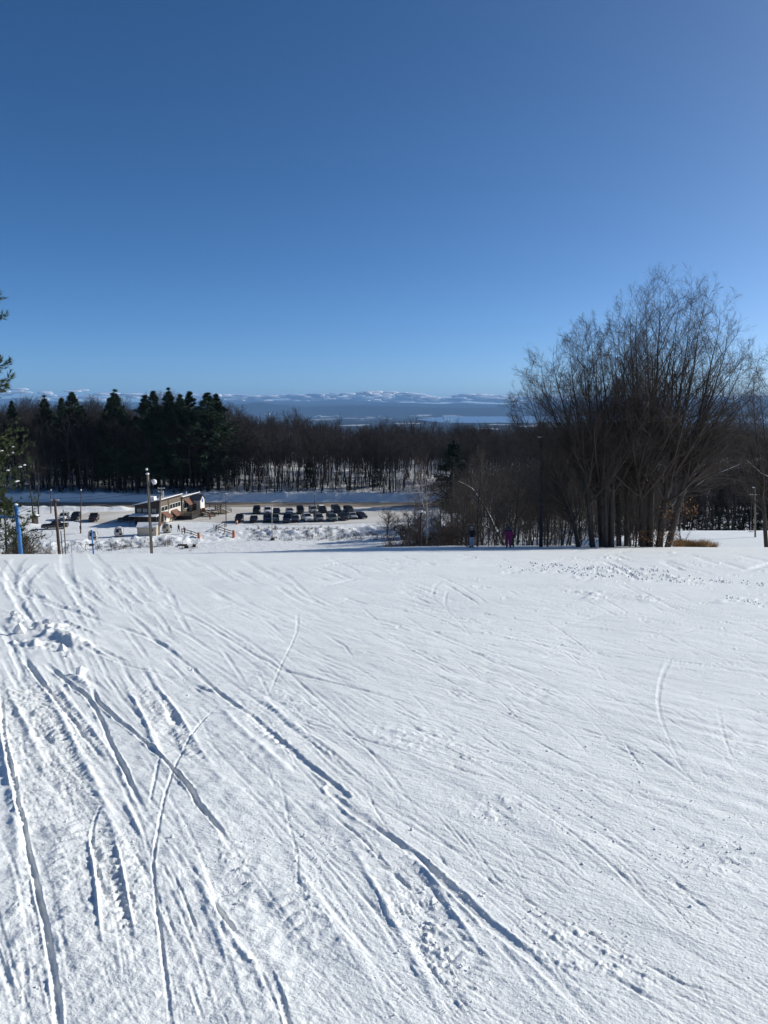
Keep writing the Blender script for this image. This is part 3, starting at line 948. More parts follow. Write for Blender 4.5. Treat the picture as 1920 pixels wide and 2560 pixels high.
m = bpy.data.materials.new('lake water')
m.use_nodes = True
p = m.node_tree.nodes['Principled BSDF']
nz = m.node_tree.nodes.new('ShaderNodeTexNoise'); nz.inputs['Scale'].default_value = 0.002
cr = m.node_tree.nodes.new('ShaderNodeValToRGB')
cr.color_ramp.elements[0].color = (0.10, 0.17, 0.27, 1); cr.color_ramp.elements[1].color = (0.14, 0.21, 0.31, 1)
m.node_tree.links.new(nz.outputs[0], cr.inputs[0]); m.node_tree.links.new(cr.outputs[0], p.inputs['Base Color'])
p.inputs['Roughness'].default_value = 0.3
M_LAKE = m
# shoreline in pixels -> distances on the lake level
far_s = [(1040, 1047), (1075, 1046.5), (1100, 1043), (1140, 1040.5), (1300, 1039), (1500, 1038), (1750, 1039), (2300, 1040)]
near_s = [(1040, 1048), (1075, 1053), (1100, 1055.5), (1140, 1056.5), (1300, 1057), (1500, 1057), (1750, 1057), (2300, 1057)]
LZ = -238.0
lu = np.linspace(1040, 2300, 120)
X = []; Y = []
for pts, sd_ in ((near_s, 3), (far_s, 4)):
    v = skyline(pts, lu) + 0.8 * fbm(lu / 60, lu * 0, sd_, 3)
    a, f, z = ray(lu, v)
    d = (LZ - EYE) * f / z
    X.append(a / f * d); Y.append(d)
X = np.array(X); Y = np.array(Y)
tag(link('lake', mesh_np('lake', np.stack([X, Y, np.full_like(X, LZ)], -1).reshape(-1, 3), grid_faces(2, 120), M_LAKE)), 'wide pale blue lake on the far plain', kind='structure')

# ================================================================== trees
def tubes(P, Rd, k):
    """P (B,n,3) polylines, Rd (B,n) radii -> verts, quads"""
    B_, n, _ = P.shape
    T = np.gradient(P, axis=1)
    T /= np.linalg.norm(T, axis=2, keepdims=True) + 1e-9
    ref = np.where(np.abs(T[:, :1, 2:3]) < 0.9, np.array([0, 0, 1.0]), np.array([1.0, 0, 0]))
    a = np.cross(T, np.broadcast_to(ref, T.shape)); a /= np.linalg.norm(a, axis=2, keepdims=True) + 1e-9
    b = np.cross(T, a)
    th = np.arange(k) * 2 * math.pi / k
    V = P[:, :, None] + (a[:, :, None] * np.cos(th)[None, None, :, None] + b[:, :, None] * np.sin(th)[None, None, :, None]) * Rd[:, :, None, None]
    i = np.arange(n - 1)[:, None] * k + np.arange(k)[None]
    j = np.arange(n - 1)[:, None] * k + (np.arange(k)[None] + 1) % k
    F = np.stack([i, j, j + k, i + k], -1).reshape(-1, 4)
    F = (F[None] + (np.arange(B_) * n * k)[:, None, None]).reshape(-1, 4)
    return V.reshape(-1, 3), F


def merge(parts):
    V = []; F = []; o = 0
    for v, f in parts:
        V.append(v); F.append(f + o); o += len(v)
    return np.concatenate(V), np.concatenate(F)


def children(rg, P, Rd, num, t0, t1, ang, lenf, n, up=0.25, rfac=0.6, rmin=0.006, wob=0.06, shrink=0.6, L=None, droop=0.0, tpow=1.0):
    """sprout num branches on every parent polyline"""
    B_, m, _ = P.shape
    pl = np.linalg.norm(np.diff(P, axis=1), axis=2).sum(1)
    idx = np.repeat(np.arange(B_), num)
    t = t0 + (t1 - t0) * ((np.tile(np.arange(num), B_) + rg.random(B_ * num)) / num) ** tpow
    f = t * (m - 1); i0 = np.clip(f.astype(int), 0, m - 2); fr = (f - i0)[:, None]
    S = P[idx, i0] * (1 - fr) + P[idx, i0 + 1] * fr
    T = P[idx, i0 + 1] - P[idx, i0]; T /= np.linalg.norm(T, axis=1, keepdims=True) + 1e-9
    r0 = (Rd[idx, i0] * (1 - fr[:, 0]) + Rd[idx, i0 + 1] * fr[:, 0]) * rfac
    q = rg.normal(size=T.shape); q -= (q * T).sum(1, keepdims=True) * T; q /= np.linalg.norm(q, axis=1, keepdims=True) + 1e-9
    an = np.radians(ang[0] + (ang[1] - ang[0]) * rg.random(len(t)))[:, None]
    D = T * np.cos(an) + q * np.sin(an)
    tr = (t - t0) / (t1 - t0 + 1e-9)
    ln = (L if L is not None else pl[idx]) * lenf * (1 - shrink * tr) * (0.6 + 0.7 * rg.random(len(t)))
    s = np.linspace(0, 1, n)[None, :, None]
    bend = np.array([0, 0, 1.0]) * up + rg.normal(size=D.shape) * wob * 2
    C = S[:, None] + ln[:, None, None] * (D[:, None] * s + (bend[:, None] - np.array([0, 0, droop])) * s ** 2 * 0.5)
    C[:, 1:] += rg.normal(size=(len(t), n - 1, 3)) * wob * 0.35 * ln[:, None, None]
    r = np.maximum(r0, rmin)[:, None] * (1 - 0.75 * np.linspace(0, 1, n)[None])
    return C, np.maximum(r, rmin * 0.6)


def bare_tree_meshes(name, seed, h=16.0, r=0.17, crown=0.42, spread=0.32, n1=20, n2=6, n3=5, twig=0.013, lean=0.03):
    rg = np.random.default_rng(seed)
    n = 12
    s = np.linspace(0, 1, n)
    dr = rg.normal(size=2) * lean
    P = np.stack([dr[0] * h * s ** 1.5, dr[1] * h * s ** 1.5, h * s - 0.4], 1)
    P[2:, :2] += np.cumsum(rg.normal(size=(n - 2, 2)) * 0.010 * h, axis=0)
    P = P[None]; Rd = (r * (1 - 0.9 * s) ** 0.8 + 0.012)[None]
    Rd[0, 0] *= 1.3
    c1, r1 = children(rg, P, Rd, n1, crown, 0.97, (30, 60), spread, 6, up=0.5, rfac=0.55, rmin=twig * 1.6, shrink=0.55)
    c2, r2 = children(rg, c1, r1, n2, 0.2, 1.0, (25, 55), 0.5, 4, up=0.35, rmin=twig * 1.1, shrink=0.5)
    c3, r3 = children(rg, c2, r2, n3, 0.15, 1.0, (20, 55), 0.6, 3, up=0.3, rmin=twig * 0.8, shrink=0.3)
    trunk = mesh_np(name + '_trunk', *tubes(P, Rd, 7), None, True)
    crown_m = mesh_np(name + '_crown', *merge([tubes(c1, r1, 4), tubes(c2, r2, 3), tubes(c3, r3, 3)]), None)
    return trunk, crown_m


def tree_obj(name, label, cat, meshes, mats, loc, rz=0.0, scale=(1, 1, 1), group=None):
    t = thing(name, label, cat, loc, rz, group)
    t.scale = scale
    for nm, me, m_ in zip(('trunk', 'crown'), meshes, mats):
        if not me.materials: me.materials.append(m_)
        link(nm, me, t)
    return t


def blades(rg, C, D, num, size, width, spread=0.9, up=0.3):
    """needle tufts: num triangles round each tip C pointing along D"""
    n = len(C)
    c = np.repeat(C, num, 0); d = np.repeat(D, num, 0)
    d = d + rg.normal(size=d.shape) * spread + np.array([0, 0, up])
    d /= np.linalg.norm(d, axis=1, keepdims=True) + 1e-9
    sd_ = np.cross(d, rg.normal(size=d.shape)); sd_ /= np.linalg.norm(sd_, axis=1, keepdims=True) + 1e-9
    ln = size * (0.6 + 0.8 * rg.random((n * num, 1)))
    a = c - d * ln * 0.15 + sd_ * width; b = c - d * ln * 0.15 - sd_ * width; e = c + d * ln
    V = np.stack([a, b, e], 1).reshape(-1, 3)
    return V, np.arange(len(V)).reshape(-1, 3)


def conifer_meshes(name, seed, h=22.0, r=0.28, start=0.3, reach=0.2, whorls=20, per=5, tufts=12, tsize=0.5, twid=0.06, kind='pine', blade=5):
    rg = np.random.default_rng(seed)
    n = 10; s = np.linspace(0, 1, n)
    P = np.stack([np.cumsum(rg.normal(size=n) * 0.004 * h), np.cumsum(rg.normal(size=n) * 0.004 * h), h * s - 0.4], 1)[None]
    Rd = (r * (1 - 0.93 * s) + 0.01)[None]
    S = []; D = []; L = []
    for w in range(whorls):
        t = start + (1 - start) * (w + rg.uniform(-0.5, 0.5)) / whorls
        t = min(t, 0.985)
        z = h * t - 0.4
        k = min(max((t - start) / (1 - start), 0.0), 0.99)
        if kind == 'pine':
            base = reach * h * (0.35 + 0.95 * math.sin(math.pi * min(1, k * 0.62 + 0.32)) ** 1.2) * (1 - k) ** 0.72
            rise = 0.05 + 0.75 * k ** 1.5
        else:
            base = reach * h * (1 - k) ** 0.85 + 0.25; rise = -0.15 + 0.55 * k
        a0 = rg.uniform(0, 6.28)
        for j in range(per):
            if kind == 'pine' and rg.random() < 0.18: continue
            a = a0 + j * 6.283 / per + rg.normal() * 0.25
            z = h * min(t + rg.normal() * 0.35 * (1 - start) / whorls, 0.985) - 0.4
            S.append((np.interp(z, P[0, :, 2], P[0, :, 0]), np.interp(z, P[0, :, 2], P[0, :, 1]), z))
            D.append((math.cos(a), math.sin(a), rise + rg.normal() * 0.1)); L.append(base * rg.uniform(0.55, 1.15))
    S = np.array(S); D = np.array(D); L = np.array(L)
    D /= np.linalg.norm(D, axis=1, keepdims=True)
    q = np.linspace(0, 1, 6)[None, :, None]
    C = S[:, None] + L[:, None, None] * (D[:, None] * q + np.array([0, 0, 0.16 if kind == 'pine' else -0.10]) * q ** 2)
    Rb = np.maximum(0.012 * L[:, None] * (1 - 0.8 * q[..., 0]), 0.008)
    tw, rw = children(rg, C, Rb, tufts, 0.22, 1.0, (25, 65), 0.30, 3, up=0.25 if kind == 'pine' else -0.05, rmin=0.006, shrink=0.5)
    tip = np.concatenate([tw[:, 2], tw[:, 1], C[:, -1]]); dd = np.concatenate([tw[:, 2] - tw[:, 0], tw[:, 2] - tw[:, 0], C[:, -1] - C[:, -2]])
    dd /= np.linalg.norm(dd, axis=1, keepdims=True) + 1e-9
    bv, bf = blades(rg, tip, dd, blade, tsize, twid, 0.55, 0.25 if kind == 'pine' else 0.0)
    wv, wf = tubes(C, Rb, 3)
    wt = np.concatenate([wf[:, [0, 1, 2]], wf[:, [0, 2, 3]]])
    cv, cf = merge([(bv, bf), (wv, wt)])
    return mesh_np(name + '_trunk', *tubes(P, Rd, 8), None, True), mesh_np(name + '_crown', cv, cf, None), C


rt = random.Random(5)
# ------------------------------------------------------------------ the wood beyond the road
VAR = []
for i in range(9):
    VAR.append(bare_tree_meshes('wood_tree%d' % i, 300 + i, 17.0, rt.uniform(0.13, 0.22), rt.uniform(0.36, 0.55), rt.uniform(0.24, 0.34), 22, 6, 5, 0.016))
protos = {}
WOOD_LABEL = 'bare dark tree standing in the wood behind the car park and road'
WOOD_GROUP = 'bare trees of the wood beyond the road'


def wood_height(u, d):
    lo = np.interp(u, [-200, 60, 450, 560, 640, 900, 1100, 1200, 1500, 2100], [20, 20.5, 21, 19.0, 17.0, 16.0, 14.8, 14.5, 14.5, 15])
    return float(lo)


spots = []
while len(spots) < 2300:
    u = rt.uniform(-120, 2060)
    d = 225.6 + 130 * rt.random()
    if u > 1650 and rt.random() < 0.4: continue
    if 520 < u < 560 and d < 262: continue            # the snowy track into the wood
    spots.append((d, u))
spots.sort()
near = spots[:215]; rest = spots[215:]
right_wood = []
while len(right_wood) < 85:
    d = rt.uniform(118, 215); u = rt.uniform(1180, 2020)
    x = (u - 960) / FPX * d / CP
    if x < 14 + (d < 150) * 4 or (x > 25 and d < 124): continue
    if ground(x, d) > -17.5 and d > 118 and x < 25: continue
    right_wood.append((d, u))
for k, (d, u) in enumerate(near + right_wood):
    i = rt.randrange(len(VAR))
    p_ = on(u, d)
    rw = k >= len(near)
    hh = (wood_height(u, d) if not rw else rt.uniform(11, 15)) * rt.uniform(0.72, 1.06)
    sc_ = hh / 17.0
    lab, grp = (WOOD_LABEL, WOOD_GROUP) if not rw else ('bare tree in the dark thicket behind the right hand snow knoll and big trees', 'bare trees of the thicket on the right')
    scl = (sc_ * rt.uniform(0.85, 1.1), sc_ * rt.uniform(0.85, 1.1), sc_)
    if i not in protos:
        protos[i] = tree_obj('bare_tree', lab, 'tree', VAR[i], (M_BARK2, M_TWIG2), p_, rt.uniform(0, 6.28), scl, grp)
    else:
        copy_tree(protos[i], p_, rt.uniform(0, 6.28), scl, lab, grp)

# the rest of the wood as one mass
PR = [(t_.children[0], t_.children[1]) for t_ in protos.values()]
P_ = []; S_ = []
for d, u in rest:
    P_.append(tuple(on(u, d))); S_.append(wood_height(u, d) * (rt.uniform(0.58, 1.03) + 0.2 * float(vnoise(u / 50, d / 25, 4))) / 17.0)
scatter('distant_wood', 'mass of bare trees deep in the wood beyond the road', 'wood', P_, S_, PR, 3)
P_ = []; S_ = []
while len(P_) < 420:
    d = rt.uniform(100, 225); u = rt.uniform(1150, 2080)
    q = on(u, d)
    if q.x < 13 + (d < 150) * 4 or (q.x > 24 and d < 128) or (q.x < 24 and d < 112): continue
    P_.append(tuple(q)); S_.append(rt.uniform(7, 14) / 17.0)
scatter('thicket_wood', 'mass of bare trees filling the thicket on the right', 'wood', P_, S_, PR, 5)
USW = [bare_tree_meshes('wood_sapling%d' % i, 520 + i, 6.0, 0.05, 0.08, 0.40, 18, 5, 4, 0.012, 0.05) for i in range(3)]
usw_o = []
for i in range(3):
    q = on(rt.uniform(150, 900), 233 + i * 2)
    usw_o.append(tree_obj('sapling', 'thin bare sapling at the front edge of the wood above the road', 'sapling', USW[i], (M_BARK2, M_TWIG2), q, i, (0.6, 0.6, 0.6), 'saplings at the edge of the wood'))
P_ = []; S_ = []
for k in range(1500):
    u = rt.uniform(-120, 1500); d = 225 + 95 * rt.random() ** 1.5
    if 520 < u < 560 and d < 262: continue
    P_.append(tuple(on(u, d))); S_.append(rt.uniform(0.2, 0.8))
scatter('wood_undergrowth', 'low tangle of saplings under the wood beyond the road', 'undergrowth', P_, S_, [(t_.children[0], t_.children[1]) for t_ in usw_o], 8)
# far wood below the ridge: low-detail crowns fading into the plain
parts_s = []
far_lite = []
for i in range(3):
    rg = np.random.default_rng(950 + i)
    s = np.linspace(0, 1, 4)
    P = np.stack([s * 0, s * 0, 15 * s - 0.5], 1)[None]
    Rd = (0.2 * (1 - 0.8 * s) + 0.02)[None]
    c1, r1 = children(rg, P, Rd, 16, 0.35, 0.97, (28, 55), 0.34, 3, up=0.5, rmin=0.09)
    far_lite.append(merge([tubes(P, Rd, 4), tubes(c1, r1, 3)]))
for k in range(900):
    d = 350 + 650 * rt.random() ** 1.5
    x = rt.uniform(-0.62, 0.62) * d
    v, f = far_lite[rt.randrange(3)]
    s = rt.uniform(0.7, 1.15)
    w = v * s + np.array([x, d, ground(x, d)])
    parts_s.append((w, f))
v, f = merge(parts_s)
tag(link('valley_wood', mesh_np('valley_wood', v, f, M_TWIG2)), 'dark leafless woodland falling away behind the ridge', 'wood', kind='stuff')

# ------------------------------------------------------------------ pines in the wood
PV = [conifer_meshes('pine%d' % i, 40 + i, 24.0, 0.3, 0.12 + 0.05 * i, 0.19 + 0.015 * (i % 2), 34, 4, 10, 0.55, 0.075, 'pine', 6) for i in range(4)]
SV = [conifer_meshes('spruce%d' % i, 60 + i, 14.0, 0.18, 0.08, 0.21, 20, 7, 9, 0.42, 0.06, 'spruce', 5) for i in range(2)]
pines = [  # u, top v, distance, variant, width, label
    (43, 1000, 268, 2, 0.9, 'lone dark pine at the left end of the wooded skyline'),
    (128, 985, 262, 0, 0.95, 'dark pine showing among bare trees left of the tallest pines'),
    (166, 990, 256, 1, 0.85, 'dark pine beside the sharp topped pine on the left skyline'),
    (198, 978, 262, 3, 1.25, 'broad sharp topped pine left of the gap in the pines'),
    (218, 1012, 258, 0, 1.2, 'shorter spreading pine right of the sharp topped pine'),
    (283, 990, 266, 1, 0.9, 'dark pine tucked behind the flat headed pine'),
    (304, 970, 252, 0, 1.15, 'flat headed tall pine in the middle of the pine row'),
    (372, 985, 258, 2, 1.2, 'dark pine with a leaning crown left of the tallest pine'),
    (396, 975, 250, 3, 1.05, 'bushy pine directly left of the tallest pine'),
    (433, 966, 256, 0, 1.05, 'tallest pine of the row with a tufted top'),
    (461, 983, 250, 2, 1.1, 'dense pine right of the tallest pine'),
    (487, 974, 256, 1, 1.0, 'slim topped pine before the last big pine'),
    (524, 979, 246, 3, 1.35, 'big broad pine at the right end of the pine row'),
    (546, 982, 252, 2, 1.25, 'pine forming the right shoulder of the pine row'),
    (412, 1040, 244, 1, 1.2, 'lower pine filling the row under the tallest pine'),
    (345, 1050, 246, 2, 1.2, 'lower dark pine under the flat headed pine'),
]
rp = random.Random(31)
SIDE = ['left of', 'right of', 'just under', 'below']
for k in range(16):
    u_ = 285 + k * 18 + rp.uniform(-8, 8)
    nb = min(pines[:16], key=lambda q: abs(q[0] - u_))
    pines.append((u_, rp.uniform(1015, 1075), rp.uniform(244, 262), rp.randrange(4), rp.uniform(1.0, 1.35), None))
first = {}
for u, v_, d, i, wd, lab in pines:
    d = 230 + (d - 244) * 0.55
    p_ = on(u, d)
    hh = at(u, v_, d).z - p_.z
    lab = lab or 'lower dark pine filling the gaps of the pine row above the lodge'
    sc_ = hh / 24.0; wd = wd * 1.22
    if i not in first:
        first[i] = tree_obj('pine_tree', lab, 'pine tree', PV[i][:2], (M_BARK2, M_NEEDLE), p_, u * 0.7, (sc_ * wd, sc_ * wd, sc_), 'pines on the wooded skyline')
    else:
        copy_tree(first[i], p_, u * 0.7, (sc_ * wd, sc_ * wd, sc_), lab, 'pines on the wooded skyline')
spruces = [(1130, 1098, 214, 1.7, 'dark spruce at the right end of the road beside the thicket'), (1155, 1150, 170, 1.2, 'dark evergreen standing over the lift hut'),
           (778, 1120, 240, 0.9, 'young dark evergreen in the wood above the parked cars'), (945, 1110, 240, 0.8, 'slim evergreen in the wood right of the parked cars'),
           (520, 1095, 240, 0.9, 'small evergreen in front of the big broad pine'), (1120, 1215, 160, 1.2, 'low dark evergreen left of the lift hut'),
           (1730, 1200, 150, 1.4, 'dark evergreen in the thicket behind the dry grass'), (1800, 1215, 140, 1.3, 'dark evergreen behind the right hand snow knoll'), (1860, 1195, 150, 1.3, 'dark evergreen left of the knoll power pole'), (1915, 1210, 138, 1.3, 'dark evergreen at the right edge behind the knoll'), (1660, 1210, 150, 1.3, 'dark evergreen glimpsed behind the biggest bare tree'), (1600, 1190, 160, 1.3, 'dark evergreen glimpsed between the bare tree stems'),
           (395, 1196, 232, 0.8, 'small snowy evergreen behind the lodge roof')]
fs_ = {}
for k, (u, v_, d, wd, lab) in enumerate(spruces):
    p_ = on(u, d)
    sc_ = (at(u, v_, d).z - p_.z) / 14.0
    i = k % 2
    if i not in fs_:
        fs_[i] = tree_obj('spruce_tree', lab, 'evergreen', SV[i][:2], (M_BARK2, M_NEEDLE), p_, u * 0.3, (sc_ * wd, sc_ * wd, sc_), 'small evergreens')
    else:
        copy_tree(fs_[i], p_, u * 0.3, (sc_ * wd, sc_ * wd, sc_), lab, 'small evergreens')

# ------------------------------------------------------------------ near pine at the left edge
tm, cm, brs = conifer_meshes('near_pine', 77, 17.0, 0.24, 0.10, 0.20, 26, 5, 16, 0.26, 0.018, 'pine', 12)
px_, pd_ = -25.0, 46.0
np_t = tree_obj('pine_tree', 'snow flecked green pine at the left edge beside the blue post', 'pine tree', (tm, cm), (M_BARK, M_NEEDLE_N), (px_, pd_, ground(px_, pd_)), 0.6, (1, 1, 1))
sn = MB(); rq = random.Random(8)
for b in brs:
    if b[0][2] < 8.5 and rq.random() < 0.6:
        for q in range(2):
            t = rq.uniform(0.45, 1.0); k = int(t * 4.99); c = b[k] * (1 - (t * 5 - k)) + b[min(k + 1, 5)] * (t * 5 - k)
            sn.lump((c[0], c[1], c[2] + 0.08), (rq.uniform(0.08, 0.2), rq.uniform(0.06, 0.15), 0.05), rq, 1)
sn.build('snow_clump', M_SNOWCAP, np_t)
tm, cm, brs = conifer_meshes('near_pine_tall', 78, 20.0, 0.22, 0.45, 0.11, 14, 4, 14, 0.26, 0.02, 'pine', 12)
x_, d_ = -22.9, 43.0
t_ = tree_obj('pine_tree', 'tall pine whose one bough tip shows against the sky at the left edge', 'pine tree', (tm, cm), (M_BARK, M_NEEDLE_N), (x_, d_, ground(x_, d_)), 0.0, (1, 1, 0.97))
# boughs low at the left edge below the first pine
tm, cm, brs = conifer_meshes('low_pine', 79, 5.0, 0.09, 0.02, 0.42, 12, 5, 12, 0.24, 0.018, 'pine', 10)
tree_obj('pine_tree', 'low young pine behind the blue post', 'pine tree', (tm, cm), (M_BARK, M_NEEDLE_N), on(10, 52), 0.0, (1, 1, 1))

# ------------------------------------------------------------------ the big bare trees on the right


def hero(name, label, base_u, d, tips, seed, rbase=0.17, depth=3.0, n1=13, n2=7, n3=6, n4=4, twig=0.0066, base_spread=0.5, trunks=3, forkh=(0.16, 0.34), fill=0):
    rg = np.random.default_rng(seed)
    p0 = on(base_u, d)
    # further limbs inside the outline the outer tips describe
    tu = sorted(tips)
    for _ in range(fill):
        u_ = rg.uniform(tu[0][0], tu[-1][0])
        top_ = min((q for q in tips), key=lambda q: abs(q[0] - u_) + 0.15 * q[1])[1]
        tips = tips + [(u_, top_ + rg.uniform(10, 190))]
    tips = sorted(tips)
    groups = [tips[int(len(tips) * k / trunks):int(len(tips) * (k + 1) / trunks)] for k in range(trunks)]
    Ps = []; Rs = []
    for g, grp in enumerate(groups):
        f_ = (g + 0.5) / trunks * 2 - 1
        b = p0 + Vector((f_ * base_spread, rg.uniform(-1, 1) * base_spread * 0.7, 0))
        b.z = ground(b.x, b.y) - 0.3
        mt = at(sum(q[0] for q in grp) / len(grp), sum(q[1] for q in grp) / len(grp), d)
        fh = rg.uniform(*forkh)
        fk = b + Vector(((mt.x - b.x) * fh * 0.55, rg.uniform(-0.3, 0.3), (mt.z - b.z) * fh))
        for k, (tu, tv) in enumerate(grp):
            tip = at(tu, tv, d + rg.uniform(-depth, depth))
            # a limb leaves the trunk somewhere round the fork
            h_ = fk + (fk - b) * rg.uniform(-0.35, 0.5) * (0 if k == len(grp) // 2 else 1)
            out = (tip - h_)
            c1_ = h_ + Vector((out.x * 0.28, out.y * 0.3, out.z * 0.30)) + (fk - b).normalized() * out.length * 0.05
            c2_ = h_ + Vector((out.x * 0.82, out.y * 0.8, out.z * 0.64))
            pts = [b + (h_ - b) * t for t in (0, 0.25, 0.5, 0.75)]
            for t in np.linspace(0, 1, 12):
                pts.append(h_ * (1 - t) ** 3 + c1_ * 3 * t * (1 - t) ** 2 + c2_ * 3 * t * t * (1 - t) + tip * t ** 3)
            P = np.array([tuple(q) for q in pts])
            P[5:-1] += np.cumsum(rg.normal(size=(len(P) - 6, 3)) * 0.055, axis=0) * np.array([1, 1, 0.4])
            Ps.append(P)
            hgt = (tip.z - b.z) / 20
            rt_ = rbase * 1.5 * hgt ** 0.5
            rl = rbase * rg.uniform(0.62, 0.95) * hgt ** 0.6
            Rs.append(np.concatenate([np.linspace(rt_ * 1.15, rt_, 4), np.linspace(rt_ * 0.92, rl, 3), rl * (1 - 0.97 * np.linspace(0.08, 1, 9)) ** 1.35 + 0.008]))
    P = np.array(Ps) - np.array(tuple(p0)); Rd = np.array(Rs)
    c1, r1 = children(rg, P, Rd, n1, 0.26, 0.985, (24, 52), 0.30, 7, up=0.16, rfac=0.6, rmin=twig * 2, shrink=0.66, wob=0.024)
    c2, r2 = children(rg, c1, r1, n2, 0.12, 1.0, (22, 55), 0.50, 5, up=0.18, rfac=0.55, rmin=twig * 1.3, shrink=0.45, wob=0.018)
    c3, r3 = children(rg, c2, r2, n3, 0.1, 1.0, (20, 55), 0.55, 3, up=0.12, rmin=twig, shrink=0.3, wob=0.015)
    c4, r4 = children(rg, c3, r3, n4, 0.2, 1.0, (20, 55), 0.6, 2, up=0.08, rmin=twig, shrink=0.2, wob=0.0)

    def ribbons(c, w0):
        B_, n_, _ = c.shape
        sd4 = np.cross(c[:, -1] - c[:, 0], rg.normal(size=(B_, 3))); sd4 /= np.linalg.norm(sd4, axis=1, keepdims=True) + 1e-9
        w = w0 * (1 - 0.5 * np.linspace(0, 1, n_))[None, :, None] * sd4[:, None]
        v = np.stack([c - w, c + w], 2).reshape(-1, 3)
        i = np.arange(B_)[:, None] * n_ * 2 + np.arange(n_ - 1)[None] * 2
        return v, np.stack([i, i + 1, i + 3, i + 2], -1).reshape(-1, 4)
    parts = [tubes(c1, r1, 5), tubes(c2, r2, 3), ribbons(c3, twig * 0.95), ribbons(c4, twig * 0.6)]
    t = thing(name, label, 'tree', p0)
    link('trunk', mesh_np('trunk', *tubes(P, Rd, 8), M_BARK, True), t)
    link('crown', mesh_np('crown', *merge(parts), M_TWIG), t)
    return t, c1, p0


BIG = [(1520, 840), (1545, 790), (1575, 745), (1612, 712), (1650, 698), (1690, 692), (1728, 692), (1765, 704), (1800, 735), (1832, 785), (1858, 850), (1876, 930), (1880, 1010), (1560, 880), (1690, 780), (1640, 800), (1750, 820), (1790, 900), (1850, 1080), (1540, 960), (1600, 900)]
big_tree, big_c, big_p = hero('bare_tree', 'tallest bare tree with many upright stems on the right of the slope', 1640, 64.0, [(u, v + 28) for u, v in BIG], 71, 0.17, 4.5, 17, 7, 8, 3, base_spread=1.2, trunks=4, fill=3)
hero('bare_tree', 'wide bare tree leaning left at the left end of the right hand clump', 1480, 63.5, [(1275, 1030), (1295, 985), (1320, 935), (1350, 892), (1385, 862), (1425, 846), (1462, 836), (1495, 860), (1420, 920), (1350, 960), (1300, 1040), (1470, 900)], 72, 0.15, 3.0, 17, 7, 8, 3, base_spread=1.4, trunks=3, fill=3)
hero('bare_tree', 'bare tree between the wide left tree and the tallest tree', 1560, 66.0, [(1470, 800), (1500, 812), (1532, 830), (1560, 800), (1590, 830), (1540, 900)], 73, 0.14, 3.0, 15, 7, 8, 4, base_spread=0.6, trunks=2, fill=0)
hero('bare_tree', 'bare tree entering the picture at the right edge', 1935, 74.0, [(1845, 940), (1868, 905), (1895, 930), (1925, 860), (1960, 850), (1990, 900), (1850, 1030)], 74, 0.13, 2.0, 12, 7, 8, 4, base_spread=0.5, trunks=2)
hero('bare_tree', 'straight dark stems left of the tallest tree, without branches low down', 1525, 62.5, [(1500, 920), (1530, 900), (1515, 960)], 75, 0.15, 1.0, 7, 6, 5, base_spread=0.4, trunks=3)

# understorey saplings and thicket on the crest
USAP = [bare_tree_meshes('sapling%d' % i, 500 + i, 6.0, 0.05, 0.12, 0.36, 20, 6, 5, 0.006, 0.05) for i in range(4)]
us_p = {}
for k in range(74):
    u = rt.uniform(1120, 1715) if k < 62 else rt.uniform(1020, 1180)
    d = rt.uniform(63.5, 88)
    if u > 1560: d = rt.uniform(64, 76)
    p_ = on(u, d)
    hgt = rt.uniform(3.5, 8.5) * (0.75 if u < 1180 else 1.0) * (0.6 if u > 1660 else 1) + max(0, -p_.z - 11.0) * 0.7
    i = rt.randrange(4); s = hgt / 6.0
    lab, grp = 'thin leafless sapling in the undergrowth below the big bare trees', 'saplings under the big bare trees'
    if i not in us_p:
        us_p[i] = tree_obj('sapling', lab, 'sapling', USAP[i], (M_BARK, M_TWIG), p_, rt.uniform(0, 6), (s, s, s), grp)
    else:
        copy_tree(us_p[i], p_, rt.uniform(0, 6), (s, s, s), lab, grp)


def snowy_limb(label, pts, r, seed):
    """leaning stem with snow lying along it"""
    rg = np.random.default_rng(seed)
    P = np.array([tuple(q) for q in pts]); o = P[0].copy(); P -= o
    t = thing('leaning_tree', label, 'tree', tuple(o))
    s = np.linspace(0, 1, 12); k = np.linspace(0, 1, len(P))
    Q = np.stack([np.interp(s, k, P[:, i]) for i in range(3)], 1)
    Q[1:] += np.cumsum(rg.normal(size=(11, 3)) * 0.03, axis=0)
    Rd = r * (1 - 0.7 * s)
    link('trunk', mesh_np('trunk', *tubes(Q[None], Rd[None], 7), M_BARK, True), t)
    link('snow_cap', mesh_np('snow_cap', *tubes((Q[2:] + np.array([0.02, 0, 1]) * (Rd[2:, None] * 0.75))[None], (Rd[2:] * 0.75 * (1 + 0.3 * rg.normal(size=10)))[None], 6), M_SNOWCAP, True), t)
    c1, r1 = children(rg, Q[None], Rd[None], 14, 0.25, 1.0, (25, 60), 0.4, 5, up=0.4, rmin=0.012)
    c2, r2 = children(rg, c1, r1, 6, 0.2, 1.0, (25, 50), 0.5, 3, up=0.3, rmin=0.009)
    link('crown', mesh_np('crown', *merge([tubes(c1, r1, 4), tubes(c2, r2, 3)]), M_TWIG), t)


